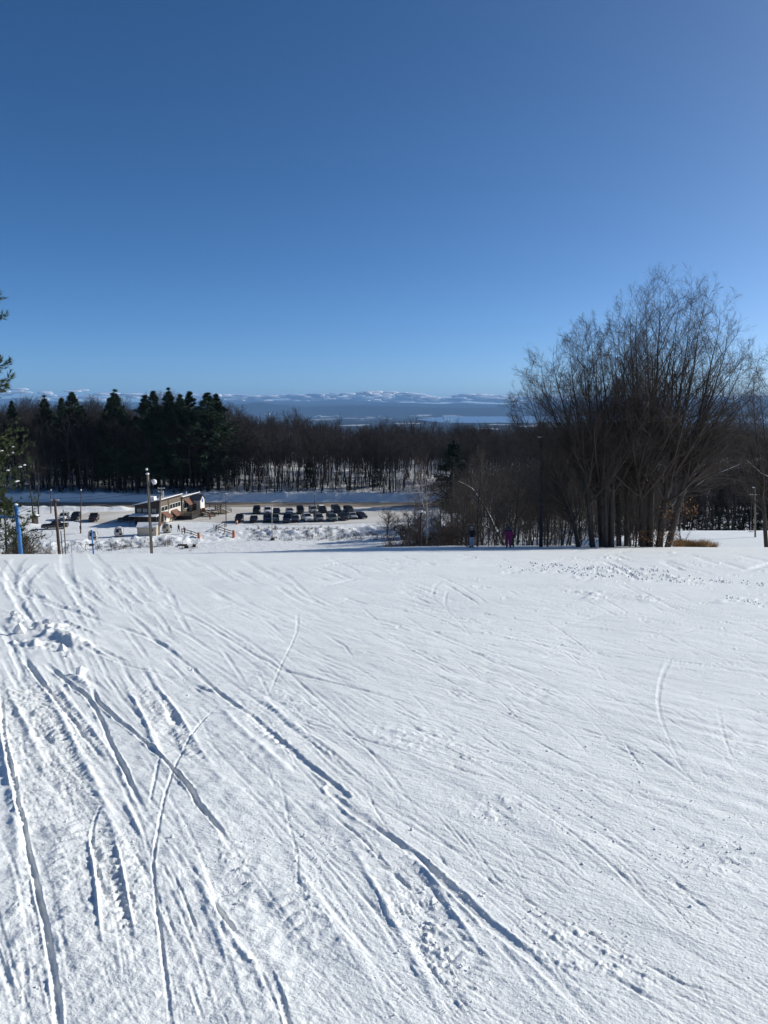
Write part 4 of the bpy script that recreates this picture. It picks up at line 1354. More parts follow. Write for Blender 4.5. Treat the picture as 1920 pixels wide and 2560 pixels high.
snowy_limb('leaning snow lined trunk rising left beside the person in magenta', [at(1262, 1366, 68), at(1238, 1320, 68), at(1216, 1272, 68.5), at(1180, 1220, 69), at(1150, 1205, 69)], 0.12, 1)
snowy_limb('low snow lined bough reaching left above the person in black', [at(1248, 1330, 69), at(1215, 1317, 69), at(1190, 1312, 69), at(1165, 1318, 69)], 0.06, 2)
snowy_limb('snow lined limb bending right from the foot of the tallest tree', [at(1650, 1300, 65.5), at(1700, 1240, 65.5), at(1770, 1190, 65), at(1850, 1160, 65)], 0.08, 3)
snowy_limb('snow topped limb arching left from the foot of the tallest tree', [at(1632, 1240, 65), at(1612, 1190, 65), at(1580, 1160, 65), at(1540, 1150, 65)], 0.09, 4)
snowy_limb('short snowy bough reaching left of the wide leaning tree', [at(1455, 1160, 65.5), at(1420, 1130, 65.5), at(1385, 1118, 65)], 0.06, 5)
snowy_limb('snowy limb dropping in from the right edge beyond the power pole', [at(1935, 1200, 72), at(1900, 1180, 72), at(1870, 1150, 72)], 0.06, 6)

# pale birch and shrubs near the lamp post
bt = thing('birch_tree', 'pale forked birch behind the three lamp post', 'tree', on(1070, 118))
rg = np.random.default_rng(15); b0 = bt.location
fork = []
for tip, base in (((1030, 1170), (1066, 1290)), ((1062, 1160), (1068, 1280)), ((1048, 1185), (1066, 1270))):
    q = [Vector(b0) - Vector((0, 0, .5)), at(base[0], base[1], 118), at((base[0] + tip[0]) / 2, (base[1] + tip[1]) / 2, 118), at(tip[0], tip[1], 118)]
    q = np.array([tuple(w_) for w_ in q]) - np.array(tuple(b0)); s = np.linspace(0, 1, 10); k = np.array([0, 0.45, 0.72, 1])
    fork.append(np.stack([np.interp(s, k, q[:, j]) for j in range(3)], 1))
P = np.array(fork); Rd = np.repeat((0.11 * (1 - 0.88 * np.linspace(0, 1, 10)))[None], 3, 0)
link('trunk', mesh_np('trunk', *tubes(P, Rd, 7), M_BIRCH, True), bt)
c1, r1 = children(rg, P, Rd, 12, 0.35, 1.0, (20, 45), 0.25, 5, up=0.3, rmin=0.014)
c2, r2 = children(rg, c1, r1, 7, 0.2, 1.0, (20, 50), 0.5, 3, up=0.2, rmin=0.011)
link('crown', mesh_np('crown', *merge([tubes(c1, r1, 4), tubes(c2, r2, 3)]), mat('reddish birch twigs', (0.13, 0.085, 0.07), 0.9, 0.2, 2)), bt)

SHR = [bare_tree_meshes('shrub%d' % i, 700 + i, 2.0, 0.02, 0.03, 0.55, 22, 6, 4, 0.007, 0.1) for i in range(3)]
sh_p = {}


def shrub(u, d, hgt, lab, grp, dx=0):
    i = rt.randrange(3); s = hgt / 2.0
    p_ = on(u, d)
    if i not in sh_p:
        sh_p[i] = tree_obj('shrub', lab, 'shrub', SHR[i], (M_BRUSH, M_BRUSH), p_, rt.uniform(0, 6), (s * 1.3, s * 1.3, s), grp)
    else:
        copy_tree(sh_p[i], p_, rt.uniform(0, 6), (s * 1.3, s * 1.3, s), lab, grp)


for k in range(26):
    shrub(rt.uniform(630, 960), rt.uniform(164, 172), rt.uniform(0.5, 1.0), 'low brown brush on the snow bank below the parked cars', 'brush on the bank below the cars')
for k in range(24):
    u = rt.uniform(225, 430)
    shrub(u, np.interp(u, [225, 430], [151, 158]) + rt.uniform(-2, 1), rt.uniform(0.5, 1.1), 'low brown brush on the bank below the shed and old gondolas', 'brush on the bank below the shed')
for k in range(14):
    shrub(rt.uniform(60, 150), rt.uniform(58, 66) if k < 7 else rt.uniform(140, 148), rt.uniform(0.8, 1.6), 'brush beside the snow heaps at the left end of the crest', 'brush by the left snow heaps')
for k in range(34):
    shrub(rt.uniform(965, 1170), rt.uniform(120, 180), rt.uniform(2.0, 5.0), 'tall leafless shrub around the three lamp post and lift hut', 'tall shrubs by the lift hut')
for k in range(14):
    shrub(rt.uniform(1000, 1190), rt.uniform(70, 90), rt.uniform(1.2, 2.6) + 1.0, 'twiggy shrub just below the crest left of the skiers', 'shrubs below the crest')
for k in range(9):
    shrub(rt.uniform(0, 50), rt.uniform(52, 60), rt.uniform(1.5, 3.0), 'brown undergrowth at the left edge around the blue post', 'undergrowth by the blue post')
shrub(968, 173, 5.0, 'small bare tree standing alone on the bank right of the parked cars', 'lone tree by the bank')
for u, tv, lab in ((82, 1195, 'dark straight trunk by the road at the far left'), (96, 1215, 'dark leaning trunk beside the road at the far left')):
    p_ = on(u, 197)
    s = (at(u, tv - 70, 197).z - p_.z) / 17
    copy_tree(protos[min(protos)], p_, u, (s, s, s), lab, 'trunks by the far left road')
# dry grass and withered beech leaves
def tuft_mesh(n, rad, hgt, seed, wid=0.008, lean=0.35):
    rg = np.random.default_rng(seed)
    a = rg.uniform(0, 6.28, n); r_ = rad * np.sqrt(rg.random(n))
    B0 = np.stack([np.cos(a) * r_, np.sin(a) * r_, np.full(n, -0.05)], 1)
    h_ = hgt * (0.5 + 0.6 * rg.random(n))
    D = np.stack([rg.normal(size=n) * lean * h_, rg.normal(size=n) * lean * h_, h_], 1)
    b = rg.uniform(0, 3.14, n); sd_ = np.stack([np.cos(b), np.sin(b), b * 0], 1) * wid
    V = np.stack([B0 - sd_, B0 + sd_, B0 + D * 0.6 + sd_ * 0.8, B0 + D * 0.6 - sd_ * 0.8, B0 + D * 0.6 + sd_ * 0.8, B0 + D * 0.6 - sd_ * 0.8, B0 + D * np.array([1, 1, 0.95]), B0 + D * np.array([1, 1, 0.95])], 1).reshape(-1, 3)
    F = np.concatenate([np.arange(n)[:, None] * 8 + np.array([0, 1, 2, 3]), np.arange(n)[:, None] * 8 + np.array([5, 4, 6, 7])])
    return V, F


TG = [mesh_np('dry_tuft%d' % i, *tuft_mesh(90, 0.28, 0.95, 20 + i, 0.012), M_DRY) for i in range(3)]
for k in range(34):
    u = rt.uniform(1694, 1792); d = rt.uniform(66.5, 71)
    o = link('grass_tuft', TG[k % 3], None, on(u, d))
    s = rt.uniform(0.7, 1.15)
    o.scale = (s * 1.2, s, s); o.rotation_euler = (0, 0, rt.uniform(0, 6))
    tag(o, 'dry tan grass tuft on the crest right of the tallest tree', 'grass tuft', 'dry grass tufts on the crest')
rg = np.random.default_rng(44)
n = 900
uu = np.concatenate([rg.uniform(1650, 1745, 260), rg.uniform(1580, 1700, 640)])
vv = np.concatenate([1292 - (uu[:260] - 1650) * 0.25 + rg.normal(size=260) * 16, rg.uniform(1325, 1366, 640)])
dd = rg.uniform(62, 65, n)
a, f, z = ray(uu, vv)
C = np.stack([a / f * dd, dd, EYE + z / f * dd], 1)
C[:, 2] = np.maximum(C[:, 2], H(C[:, 0], C[:, 1]) + 0.08)
q1 = rg.normal(size=(n, 3)) * 0.05; q2 = rg.normal(size=(n, 3)) * 0.05
LV = np.stack([C - q1, C - q2 * 0.6, C + q1, C + q2 * 0.6], 1).reshape(-1, 3)
tag(link('beech_leaves', mesh_np('beech_leaves', LV, np.arange(n * 4).reshape(-1, 4), M_LEAF)), 'withered tan beech leaves clinging at the foot of the tallest tree', 'leaves', kind='stuff')
# dry weeds on the banks
pv = []
for k in range(760):
    if k < 520: u = rt.uniform(615, 1000); d = rt.uniform(162, 171.5)
    elif k < 700: u = rt.uniform(60, 430); d = np.interp(u, [60, 430], [147, 158]) + rt.uniform(-3, 2)
    else: u = rt.uniform(430, 600); d = rt.uniform(150, 158)
    if 490 < u < 600: continue
    V_, F_ = tuft_mesh(7, 0.3, 0.55, k, 0.02, 0.5)
    pv.append((V_ + np.array(tuple(on(u, d))), F_))
V_, F_ = merge(pv)
tag(link('bank_weeds', mesh_np('bank_weeds', V_, F_, M_BRUSH)), 'dead weeds poking through the snow banks below the car park', 'weeds', kind='stuff')

# ================================================================== things around the car park
LZ0 = LOT + 0.06


def lotp(u, v, z=LZ0):
    a, f, q = ray(u, v)
    d = (z - EYE) * f / q
    return Vector((float(a / f * d), float(d), z))


# ------------------------------------------------------------------ cars
def loft(mb, st):
    rings = []
    for x, z0, z1, wb, wt in st:
        h = z1 - z0
        half = [(wb * 0.90, z0), (wb, z0 + 0.22 * h), (wb, z0 + 0.62 * h), (wt, z0 + 0.92 * h), (wt * 0.88, z1)]
        rings.append([(x, y, z) for y, z in half] + [(x, -y, z) for y, z in half[::-1]])
    n = 10
    fs = []
    for i in range(len(rings) - 1):
        for j in range(n):
            q = (j + 1) % n
            fs.append((i * n + j, (i + 1) * n + j, (i + 1) * n + q, i * n + q))
    fs.append(tuple(range(n))); fs.append(tuple((len(rings) - 1) * n + j for j in range(n - 1, -1, -1)))
    mb.add([p for r in rings for p in r], fs)


CAR = {  # L, W, belt, hood, roof z, windscreen base x, roof front x, roof rear x, rear base x
    'suv': (4.7, 1.88, 1.08, 1.02, 1.74, 1.05, 0.30, -1.95, -2.25),
    'sedan': (4.7, 1.82, 0.94, 0.86, 1.45, 0.95, 0.15, -0.95, -1.65),
    'minivan': (5.0, 1.95, 1.05, 0.98, 1.76, 1.50, 0.55, -2.15, -2.45),
    'jeep': (4.2, 1.85, 1.18, 1.12, 1.86, 0.70, 0.45, -2.00, -2.08),
    'pickup': (5.6, 1.96, 1.15, 1.10, 1.86, 0.95, 0.30, -0.85, -1.15),
    'van': (5.6, 2.0, 1.20, 1.10, 2.15, 2.0, 1.3, -2.65, -2.75),
}


def car(kind, paint, label, u, v, turn, group='cars parked in the car park', rack=False, roof=None, snow=False):
    L, W, belt, hood, rz_, wx, rf, rr, rb = CAR[kind]
    hw = W / 2
    turn = turn * 0.45 if abs(turn) < 65 else turn
    p = lotp(u, v)
    fwd = Vector((math.sin(R(turn)), -math.cos(R(turn)), 0))
    p = p - fwd * (L * 0.30)
    t = thing('parked_' + ('pickup' if kind == 'pickup' else 'van' if kind in ('minivan', 'van') else 'car'), label, 'pickup' if kind == 'pickup' else 'van' if kind in ('minivan', 'van') else 'car', p, math.atan2(fwd.y, fwd.x), group)
    F_, K_ = L / 2, -L / 2
    b = MB()
    if kind == 'pickup':
        loft(b, [(F_, 0.42, hood - 0.22, hw * 0.86, hw * 0.84), (F_ - 0.12, 0.32, hood - 0.05, hw * 0.97, hw * 0.95), (wx, 0.30, hood + 0.03, hw, hw * 0.97), (wx - 0.1, 0.30, belt, hw, hw * 0.97), (rb, 0.30, belt, hw, hw * 0.97)])
        for s in (-1, 1):
            b.box(((rb + K_) / 2, s * (hw - 0.06), 0.76), (rb - K_, 0.12, 0.78))
        b.box(((rb + K_) / 2, 0, 0.62), (rb - K_, W - 0.24, 0.3)); b.box((K_ + 0.06, 0, 0.76), (0.12, W - 0.26, 0.74))
    else:
        loft(b, [(F_, 0.40, hood - 0.28, hw * 0.80, hw * 0.78), (F_ - 0.10, 0.30, hood - 0.12, hw * 0.94, hw * 0.92), (F_ - 0.45, 0.26, hood - 0.04, hw, hw * 0.96), (wx, 0.26, belt - 0.02, hw, hw * 0.96), (0, 0.26, belt, hw, hw * 0.96), (K_ + 0.3, 0.28, belt, hw, hw * 0.95), (K_, 0.42, belt - 0.06, hw * 0.90, hw * 0.86)])
    b.build('body', paint, t, True)
    g = MB(); wi, wo = hw * 0.80, hw * 0.93
    g.hexa([(wx, -wo, belt - .02), (wx, wo, belt - .02), (rb, wo, belt - .02), (rb, -wo, belt - .02), (rf, -wi, rz_ - .05), (rf, wi, rz_ - .05), (rr, wi, rz_ - .05), (rr, -wi, rz_ - .05)])
    g.build('window_glass', M_GLASSD, t)
    r = MB()
    r.hexa([(rf + .05, -wi - .02, rz_ - .06), (rf + .05, wi + .02, rz_ - .06), (rr - .05, wi + .02, rz_ - .06), (rr - .05, -wi - .02, rz_ - .06), (rf - .12, -wi + .12, rz_), (rf - .12, wi - .12, rz_), (rr + .1, wi - .12, rz_), (rr + .1, -wi + .12, rz_)])
    for s in (-1, 1):
        r.bar((wx, s * wo, belt), (rf, s * wi, rz_ - .04), .07); r.bar((rb, s * wo, belt), (rr, s * wi, rz_ - .04), .10)
        mx = (rf + rr) / 2
        r.bar((mx, s * (wo + .005), belt), (mx, s * (wi + .01), rz_ - .04), .08)
    r.build('roof', roof or paint, t)
    ax = L * 0.30
    for sx in (ax, -ax - 0.05):
        for sy in (-1, 1):
            w = MB()
            rad = 0.36 if kind in ('suv', 'pickup', 'jeep', 'van') else 0.32
            w.tube([(sx, sy * (hw - 0.22), rad), (sx, sy * (hw + 0.01), rad)], rad, 14)
            wh = w.build('wheel', M_TYRE, t)
            MB().tube([(sx, sy * (hw - 0.05), rad), (sx, sy * (hw + 0.018), rad)], rad * 0.58, 12).build('rim', M_RIM, wh)
    for s in (-1, 1):
        MB().hexa([(F_ - .02, s * hw * .80, hood - .42), (F_ - .02, s * hw * .48, hood - .42), (F_ - .34, s * hw * .58, hood - .42), (F_ - .34, s * hw * .985, hood - .42), (F_ - .05, s * hw * .80, hood - .24), (F_ - .05, s * hw * .50, hood - .24), (F_ - .34, s * hw * .58, hood - .22), (F_ - .34, s * hw * .975, hood - .22)]).build('headlight', M_HEAD, t)
        MB().box((wx - 0.15, s * (hw + 0.10), belt + 0.10), (0.14, 0.20, 0.15)).build('mirror', M_TRIM, t)
    MB().box((F_ - .01, 0, hood - .38), (0.06, hw * 0.86, 0.18)).build('grille', M_TRIM, t)
    MB().box((F_ - .03, 0, 0.42), (0.14, hw * 1.5, 0.16)).build('bumper', M_TRIM, t)
    if rack:
        q = MB()
        for s in (-1, 1): q.bar((rf - .2, s * wi * .8, rz_ + .06), (rr + .3, s * wi * .8, rz_ + .06), .04)
        for x in (rf - .5, rr + .6): q.bar((x, -wi * .85, rz_ + .09), (x, wi * .85, rz_ + .09), .05)
        q.build('roof_rack', M_TRIM, t)
    if snow:
        MB().box(((rf + rr) / 2, 0, rz_ + .03), (rf - rr - .3, wi * 1.7, .07)).build('roof_snow', M_SNOWCAP, t)
    return t


def paint(n, c): return mat(n + ' car paint', c, 0.28, 0.04, 2, spec=0.5, coat=0.4)


BLACK = paint('black', (0.012, 0.012, 0.014)); CHAR = paint('charcoal', (0.035, 0.037, 0.042)); NAVY = paint('navy', (0.015, 0.022, 0.05))
WHITEP = paint('white', (0.62, 0.63, 0.64)); SILVER = paint('silver', (0.33, 0.34, 0.36)); GREYP = paint('grey', (0.15, 0.155, 0.165))
GREEN = paint('grey green', (0.10, 0.13, 0.125)); DBLUE = paint('dark blue', (0.02, 0.03, 0.07)); MAROON = paint('dark maroon', (0.03, 0.012, 0.014))
cars = [
    ('suv', BLACK, 'black sport utility car at the left end of the front row', 597, 1306.5, 12, {}),
    ('sedan', BLACK, 'low black car second from the left in the front row', 634, 1306.5, 16, {}),
    ('suv', NAVY, 'dark navy car wedged behind the grey green pickup in the front row', 668, 1305, 20, {}),
    ('pickup', GREEN, 'grey green pickup right behind the thin grey pole', 688, 1306, 20, {}),
    ('van', DBLUE, 'dark blue boxy van in the middle of the front row', 718, 1307, 2, {}),
    ('sedan', CHAR, 'small dark car right of the boxy dark blue van', 738, 1305.5, 14, {}),
    ('pickup', WHITEP, 'white pickup left of the car park lamp post', 771, 1304, 42, {}),
    ('minivan', GREYP, 'grey minivan behind the car park lamp post', 799, 1304, 32, {}),
    ('minivan', GREEN, 'grey green minivan fourth from the right in the front row', 833, 1303.5, 38, {}),
    ('suv', CHAR, 'dark sport utility car with roof rack left of the silver sedan', 862, 1301, 42, {'rack': True}),
    ('sedan', SILVER, 'silver sedan nosing out near the right end of the front row', 884, 1297.5, 40, {}),
    ('sedan', BLACK, 'black rounded car at the right end of the front row', 908, 1296.5, 60, {}),
    ('jeep', BLACK, 'black boxy car at the left end of the back row', 641, 1285, 14, {'rack': True}),
    ('suv', WHITEP, 'white sport utility car second from the left in the back row', 669, 1285, 18, {}),
    ('sedan', BLACK, 'black car with a glinting headlamp behind the thin grey pole', 692, 1286, 22, {}),
    ('sedan', SILVER, 'silver car alone in the gap of the back row', 725, 1285.5, 26, {}),
    ('jeep', BLACK, 'big black boxy car in the middle of the back row', 752, 1285, 24, {'rack': True}),
    ('suv', SILVER, 'silver sport utility car beside the black car with snowy roof', 785, 1283, 32, {}),
    ('suv', BLACK, 'black car with a white snowy roof in the back row', 808, 1282.5, 36, {'snow': True}),
    ('minivan', BLACK, 'black minivan second from the right in the back row', 843, 1282, 34, {}),
    ('suv', CHAR, 'charcoal car at the right end of the back row', 876, 1283, 44, {}),
]
for k, pt, lab, u, v, tn, kw in cars:
    car(k, pt, lab, u, v, tn, 'cars parked in two rows', **kw)
car('pickup', BLACK, 'black pickup parked side on at the left of the car park', 118, 1322, -78, 'cars at the left of the lodge')
car('suv', WHITEP, 'white fronted car behind the black pickup on the left', 157, 1301, 22, 'cars at the left of the lodge')
car('suv', BLACK, 'black car with snow dusted roof between two wooden poles', 187, 1301, 24, 'cars at the left of the lodge', rack=True)
car('pickup', MAROON, 'dark pickup facing the lodge on the left of the car park', 233, 1304, 30, 'cars at the left of the lodge')
car('sedan', BLACK, 'dark car standing in the shadow of the lodge', 304, 1303, -70, 'cars at the left of the lodge')

# ------------------------------------------------------------------ lodge
c0 = lotp(401, 1312)
yaw = R(8.0)       # long wall runs away from the viewer, turned a little right
lodge = thing('ski_lodge', 'long brown lodge with snowy sloping roofs and brown awnings', 'lodge', c0, -yaw)
# local axes: x to the right (sunny side), y along the long wall away from the viewer
M_SHING = mat('brown weathered siding', (0.145, 0.115, 0.088), 0.85, 0.22, 2.2, 0.02, bscale=6, stretch=(0.4, 0.4, 4))
M_SHDK = mat('dark and shaded brown siding', (0.05, 0.036, 0.03), 0.85, 0.2, 3, stretch=(0.4, 0.4, 4))  # also carries the painted shade of the gable end and carport
M_AWN = mat('rust brown awning', (0.165, 0.08, 0.052), 0.7, 0.15, 3)
M_ROOFB = mat('blue grey shingles', (0.05, 0.06, 0.085), 0.8, 0.2, 4)
WX = 6.2


def sheds(y0, y1, hr, hl, nm):
    w = MB(); w.prism([(0, -0.3), (-WX, -0.3), (-WX, hl), (0, hr)], y0, y1)
    w.build('wall', M_SHING, lodge)
    r = MB(); r.prism([(0.55, hr + 0.12), (-WX - 0.5, hl - 0.1), (-WX - 0.5, hl + 0.12), (0.55, hr + 0.34)], y0 - 0.35, y1 + 0.25)
    ro = r.build('roof', M_SHDK, lodge)
    s = MB(); s.prism([(0.50, hr + 0.345), (-WX - 0.45, hl + 0.125), (-WX - 0.40, hl + 0.30), (0.45, hr + 0.52)], y0 - 0.30, y1 + 0.2)
    s.build('roof_snow', M_SNOWCAP, ro, bevel=0.05)


sheds(0, 12.5, 5.55, 4.3, 'a')
sheds(12.75, 24.0, 4.75, 3.6, 'b')
# gable end facing the viewer: its shade is painted as a darker skin
MB().prism([(-0.02, 2.2), (-WX + 0.02, 2.2), (-WX + 0.02, 4.28), (-0.02, 5.52)], -0.06, -0.005).build('gable_shade', M_SHDK, lodge)


def window(x0, x1, z0, z1, y, face, panes=1, frame=M_WHITE):
    """face 'f': front (towards viewer) at local y; face 's': sunny side at local x = y"""
    f = MB(); t = 0.09
    def P(a, b, dep0, dep1, z_0, z_1, mb):
        if face == 'f': mb.hexa([(a, y - dep1, z_0), (b, y - dep1, z_0), (b, y - dep0, z_0), (a, y - dep0, z_0), (a, y - dep1, z_1), (b, y - dep1, z_1), (b, y - dep0, z_1), (a, y - dep0, z_1)])
        else: mb.hexa([(y + dep1, a, z_0), (y + dep1, b, z_0), (y + dep0, b, z_0), (y + dep0, a, z_0), (y + dep1, a, z_1), (y + dep1, b, z_1), (y + dep0, b, z_1), (y + dep0, a, z_1)])
    P(x0, x1, 0.01, 0.09, z0, z0 + t, f); P(x0, x1, 0.01, 0.09, z1 - t, z1, f)
    for k in range(panes + 1):
        xx = x0 + (x1 - x0 - t) * k / panes
        P(xx, xx + t, 0.012, 0.088, z0 + t, z1 - t, f)
    w = f.build('window', frame, lodge)
    for k in range(panes):
        g = MB(); a = x0 + (x1 - x0 - t) * k / panes + t; b = x0 + (x1 - x0 - t) * (k + 1) / panes
        P(a, b, 0.012, 0.04, z0 + t, z1 - t, g)
        g.build('pane', M_GLASSD, w)


M_CURT = mat('pale window pane', (0.22, 0.25, 0.25), 0.3, 0.2, 3)
FRB = mat('brown window frame', (0.09, 0.07, 0.055), 0.7, 0.1, 5)
for a in (-5.7, -4.2, -2.0):
    window(a, a + 1.25, 2.75, 3.85, -0.065, 'f', 2, FRB)
    MB().box((a + 0.62, -0.13, 3.3), (1.0, 0.02, 0.85)).build('blind', M_CURT, lodge)
# lean-to roof on the viewer's side with its dark carport
q = MB(); q.hexa([(-WX - 0.6, -2.2, 2.0), (0.15, -2.2, 2.0), (0.15, -0.08, 2.35), (-WX - 0.6, -0.08, 2.35), (-WX - 0.6, -2.2, 2.12), (0.15, -2.2, 2.12), (0.15, -0.08, 2.47), (-WX - 0.6, -0.08, 2.47)])
lt = q.build('porch_roof', M_SHDK, lodge)
q = MB(); q.hexa([(-WX - 0.55, -2.15, 2.125), (0.1, -2.15, 2.125), (0.1, -0.10, 2.475), (-WX - 0.55, -0.10, 2.475), (-WX - 0.5, -2.1, 2.25), (0.05, -2.1, 2.25), (0.05, -0.12, 2.60), (-WX - 0.5, -0.12, 2.60)])
q.build('roof_snow', M_SNOWCAP, lt)
for x in (-WX - 0.4, -4.2, -2.1, -0.05):
    MB().box((x, -2.0, 0.9), (0.14, 0.14, 2.2)).build('porch_post', M_DWOOD, lodge)
MB().box((-3.2, -0.12, 0.95), (6.0, 0.1, 2.4)).build('carport_shade', M_SHDK, lodge)  # dark panel standing in for the shade inside the open carport
# sunny long wall: cream lower part, windows, awnings, doors
MB().box((0.03, 7.3, 1.55), (0.05, 9.6, 2.9)).build('cream_wall', M_CREAM, lodge)
MB().box((0.04, 4.7, 4.0), (0.14, 0.22, 3.4)).build('downpipe', M_DWOOD, lodge)
MB().box((0.10, 12.6, 2.3), (0.26, 0.30, 5.0)).build('downpipe', M_DSTEEL, lodge)
window(0.5, 4.3, 2.95, 4.15, 0.03, 's', 2)
window(5.3, 11.8, 2.95, 4.20, 0.06, 's', 4)
for y_, z_, d_ in ((1.0, 2.75, 3.0), (6.0, 2.6, 3.6)):
    MB().prism([(0.05, z_), (1.5, z_ - 1.25), (1.5, z_ - 1.4), (0.05, z_ - 0.15)], y_, y_ + d_).build('awning', M_AWN, lodge)
    MB().box((0.08, y_ + d_ / 2, 0.85), (0.06, 1.1, 2.0)).build('door', M_DWOOD, lodge)
MB().prism([(0.05, 4.3), (1.5, 3.0), (1.5, 2.85), (0.05, 4.15)], 14.2, 17.4).build('awning', M_AWN, lodge)
window(14.2, 16.8, 1.9, 3.4, 0.03, 's', 2)
window(13.2, 13.9, 2.2, 3.9, 0.03, 's', 1)
# roof plant
MB().box((-2.6, 1.6, 5.95), (1.7, 1.5, 1.1)).build('vent_box', M_WHITE, lodge, bevel=0.05)
for k in (0, 1):
    MB().box((0.1 + k * 0.02, 0.5 + k * 0.95, 6.35), (0.5, 0.8, 1.0)).build('air_conditioner', M_STEEL, lodge, bevel=0.04)
MB().tube([(-0.6, 17.5, 4.8), (-0.6, 17.5, 6.0)], 0.12, 8).build('chimney_pipe', M_WHITE, lodge)
# gabled entrance porch
ep = MB(); ep.box((1.5, 19.0, 2.2), (3.0, 3.0, 3.4)); ep.prism([(0, 0), (0, 0), (0, 0)], 0, 0) if False else None
ep.build('porch_wall', M_CREAM, lodge)
g = MB(); g.add([(3.0, 17.5, 3.9), (3.0, 20.5, 3.9), (3.0, 19.0, 5.0), (0, 17.5, 3.9), (0, 20.5, 3.9), (0, 19.0, 5.0)], [(0, 1, 2), (4, 3, 5), (0, 2, 5, 3), (1, 4, 5, 2)])
g.build('porch_gable', M_WHITE, lodge)
r = MB()
for s in (-1, 1):
    e = 19.0 + s * 1.75
    r.hexa([(-0.02, e, 3.72), (3.25, e, 3.72), (3.25, 19.0, 5.02), (-0.02, 19.0, 5.02), (-0.02, e, 3.86), (3.25, e, 3.86), (3.25, 19.0, 5.16), (-0.02, 19.0, 5.16)])
r.build('porch_roof', M_ROOFB, lodge)
MB().box((1.4, 17.46, 1.8), (1.1, 0.06, 2.2)).build('door', M_GLASSD, lodge)
MB().box((3.03, 19.0, 2.1), (0.04, 2.2, 2.6)).build('porch_panel', M_WHITE, lodge)
e = MB()
M_EMB = mat('blue emblem paint', (0.06, 0.10, 0.30), 0.5, 0.1, 3)
e.prism([(3.055, 3.0), (3.055, 3.0), (3.075, 3.0)], 0, 0) if False else None
pts = [(0.0, 1.0), (0.28, 0.55), (0.42, 0.1), (0.34, -0.35), (0.12, -0.15), (0.0, -0.55), (-0.12, -0.15), (-0.34, -0.35), (-0.42, 0.1), (-0.28, 0.55)]
e.add([(3.06, 19.0 + a * 1.1, 3.4 + b * 0.9) for a, b in pts] + [(3.075, 19.0 + a * 1.1, 3.4 + b * 0.9) for a, b in pts], [tuple(range(9, -1, -1)), tuple(range(10, 20))] + [(i, (i + 1) % 10, (i + 1) % 10 + 10, i + 10) for i in range(10)])
e.build('emblem', M_EMB, lodge)
MB().box((3.06, 19.5, 1.5), (0.03, 0.5, 0.25)).build('notice', M_ORANGE, lodge)
# deck with rails and steps
dk = MB()
dk.box((2.2, 13.5, 0.95), (4.2, 9.4, 0.16)); dk.build('deck', M_DWOOD, lodge)
dk = MB(); dk.box((2.2, 13.5, 0.4), (3.9, 9.1, 0.9)); dk.build('deck_skirt', M_TRIM, lodge)
MB().box((3.6, 21.4, 0.95), (5.4, 4.6, 0.16)).build('deck', M_DWOOD, lodge)
MB().box((3.6, 21.4, 1.06), (4.9, 4.2, 0.06)).build('deck_snow', M_SNOWCAP, lodge)


def rail(a, b, n=3):
    a = Vector(a); b = Vector(b)
    for k in range(n + 1):
        p_ = a + (b - a) * k / n
        MB().box((p_.x, p_.y, p_.z + 0.5), (0.13, 0.13, 1.06)).build('rail_post', M_DWOOD, lodge)
    for h in (0.35, 0.65, 1.05):
        MB().bar(a + Vector((0, 0, h)), b + Vector((0, 0, h)), 0.10, 0.10).build('rail', M_DWOOD, lodge)


rail((4.2, 9.0, 0.95), (4.2, 14.6, 0.95)); rail((0.3, 8.9, 0.95), (4.2, 8.9, 0.95), 2); rail((4.3, 14.7, 1.0), (8.0, 14.5, 0.0), 2); rail((4.3, 17.3, 1.0), (8.0, 17.1, 0.0), 2)
rail((6.2, 19.3, 0.95), (6.2, 23.6, 0.95), 2); rail((1.6, 23.7, 0.95), (6.2, 23.7, 0.95), 3); rail((6.3, 23.6, 1.0), (9.2, 23.2, 0.0), 2); rail((6.3, 19.3, 1.0), (9.2, 19.0, 0.0), 2)
rail((0.6, 8.6, 0.95), (0.6, 5.6, -0.1), 2)
for k in range(6):
    MB().box((4.55 + k * 0.55, 16.0, 0.86 - k * 0.165), (0.6, 2.3, 0.12)).build('step', M_POLE, lodge)
    MB().box((6.45 + k * 0.45, 21.3, 0.86 - k * 0.165), (0.5, 3.6, 0.12)).build('step', M_POLE, lodge)
MB().tube([(2.0, 0.2, 0), (2.0, 0.2, 1.5), (2.0, 0.2, 2.1)], [0.34, 0.30, 0.02], 10)
uc = thing('folded_parasol', 'white folded parasol standing before the lodge', 'parasol', lotp(411, 1310))
MB().tube([(0, 0, 0), (0, 0, 2.3)], 0.03, 6).build('pole', M_STEEL, uc)
MB().tube([(0, 0, 0.5), (0, 0, 0.8), (0, 0, 1.8), (0, 0, 2.35)], [0.24, 0.26, 0.16, 0.02], 10).build('canopy', M_WHITE, uc, True)
bn = thing('waste_bin', 'small red brown bin beside the pole before the lodge', 'bin', lotp(400, 1315))
MB().lathe([(0.26, 0), (0.3, 0.9), (0.32, 0.92), (0.2, 1.02)], 10).build('body', M_AWN, bn)
ob = thing('ski_bag_rack', 'orange red sacks piled on the deck by the lodge entrance', 'sacks', lodge.matrix_basis @ Vector((4.0, 17.0, 1.03)))
rq = random.Random(3)
for k in range(3): MB().lump((k * 0.25 - 0.25, 0, 0.4), (0.22, 0.22, 0.5), rq, 2, 0.1).build('sack', M_ORANGE, ob, True)

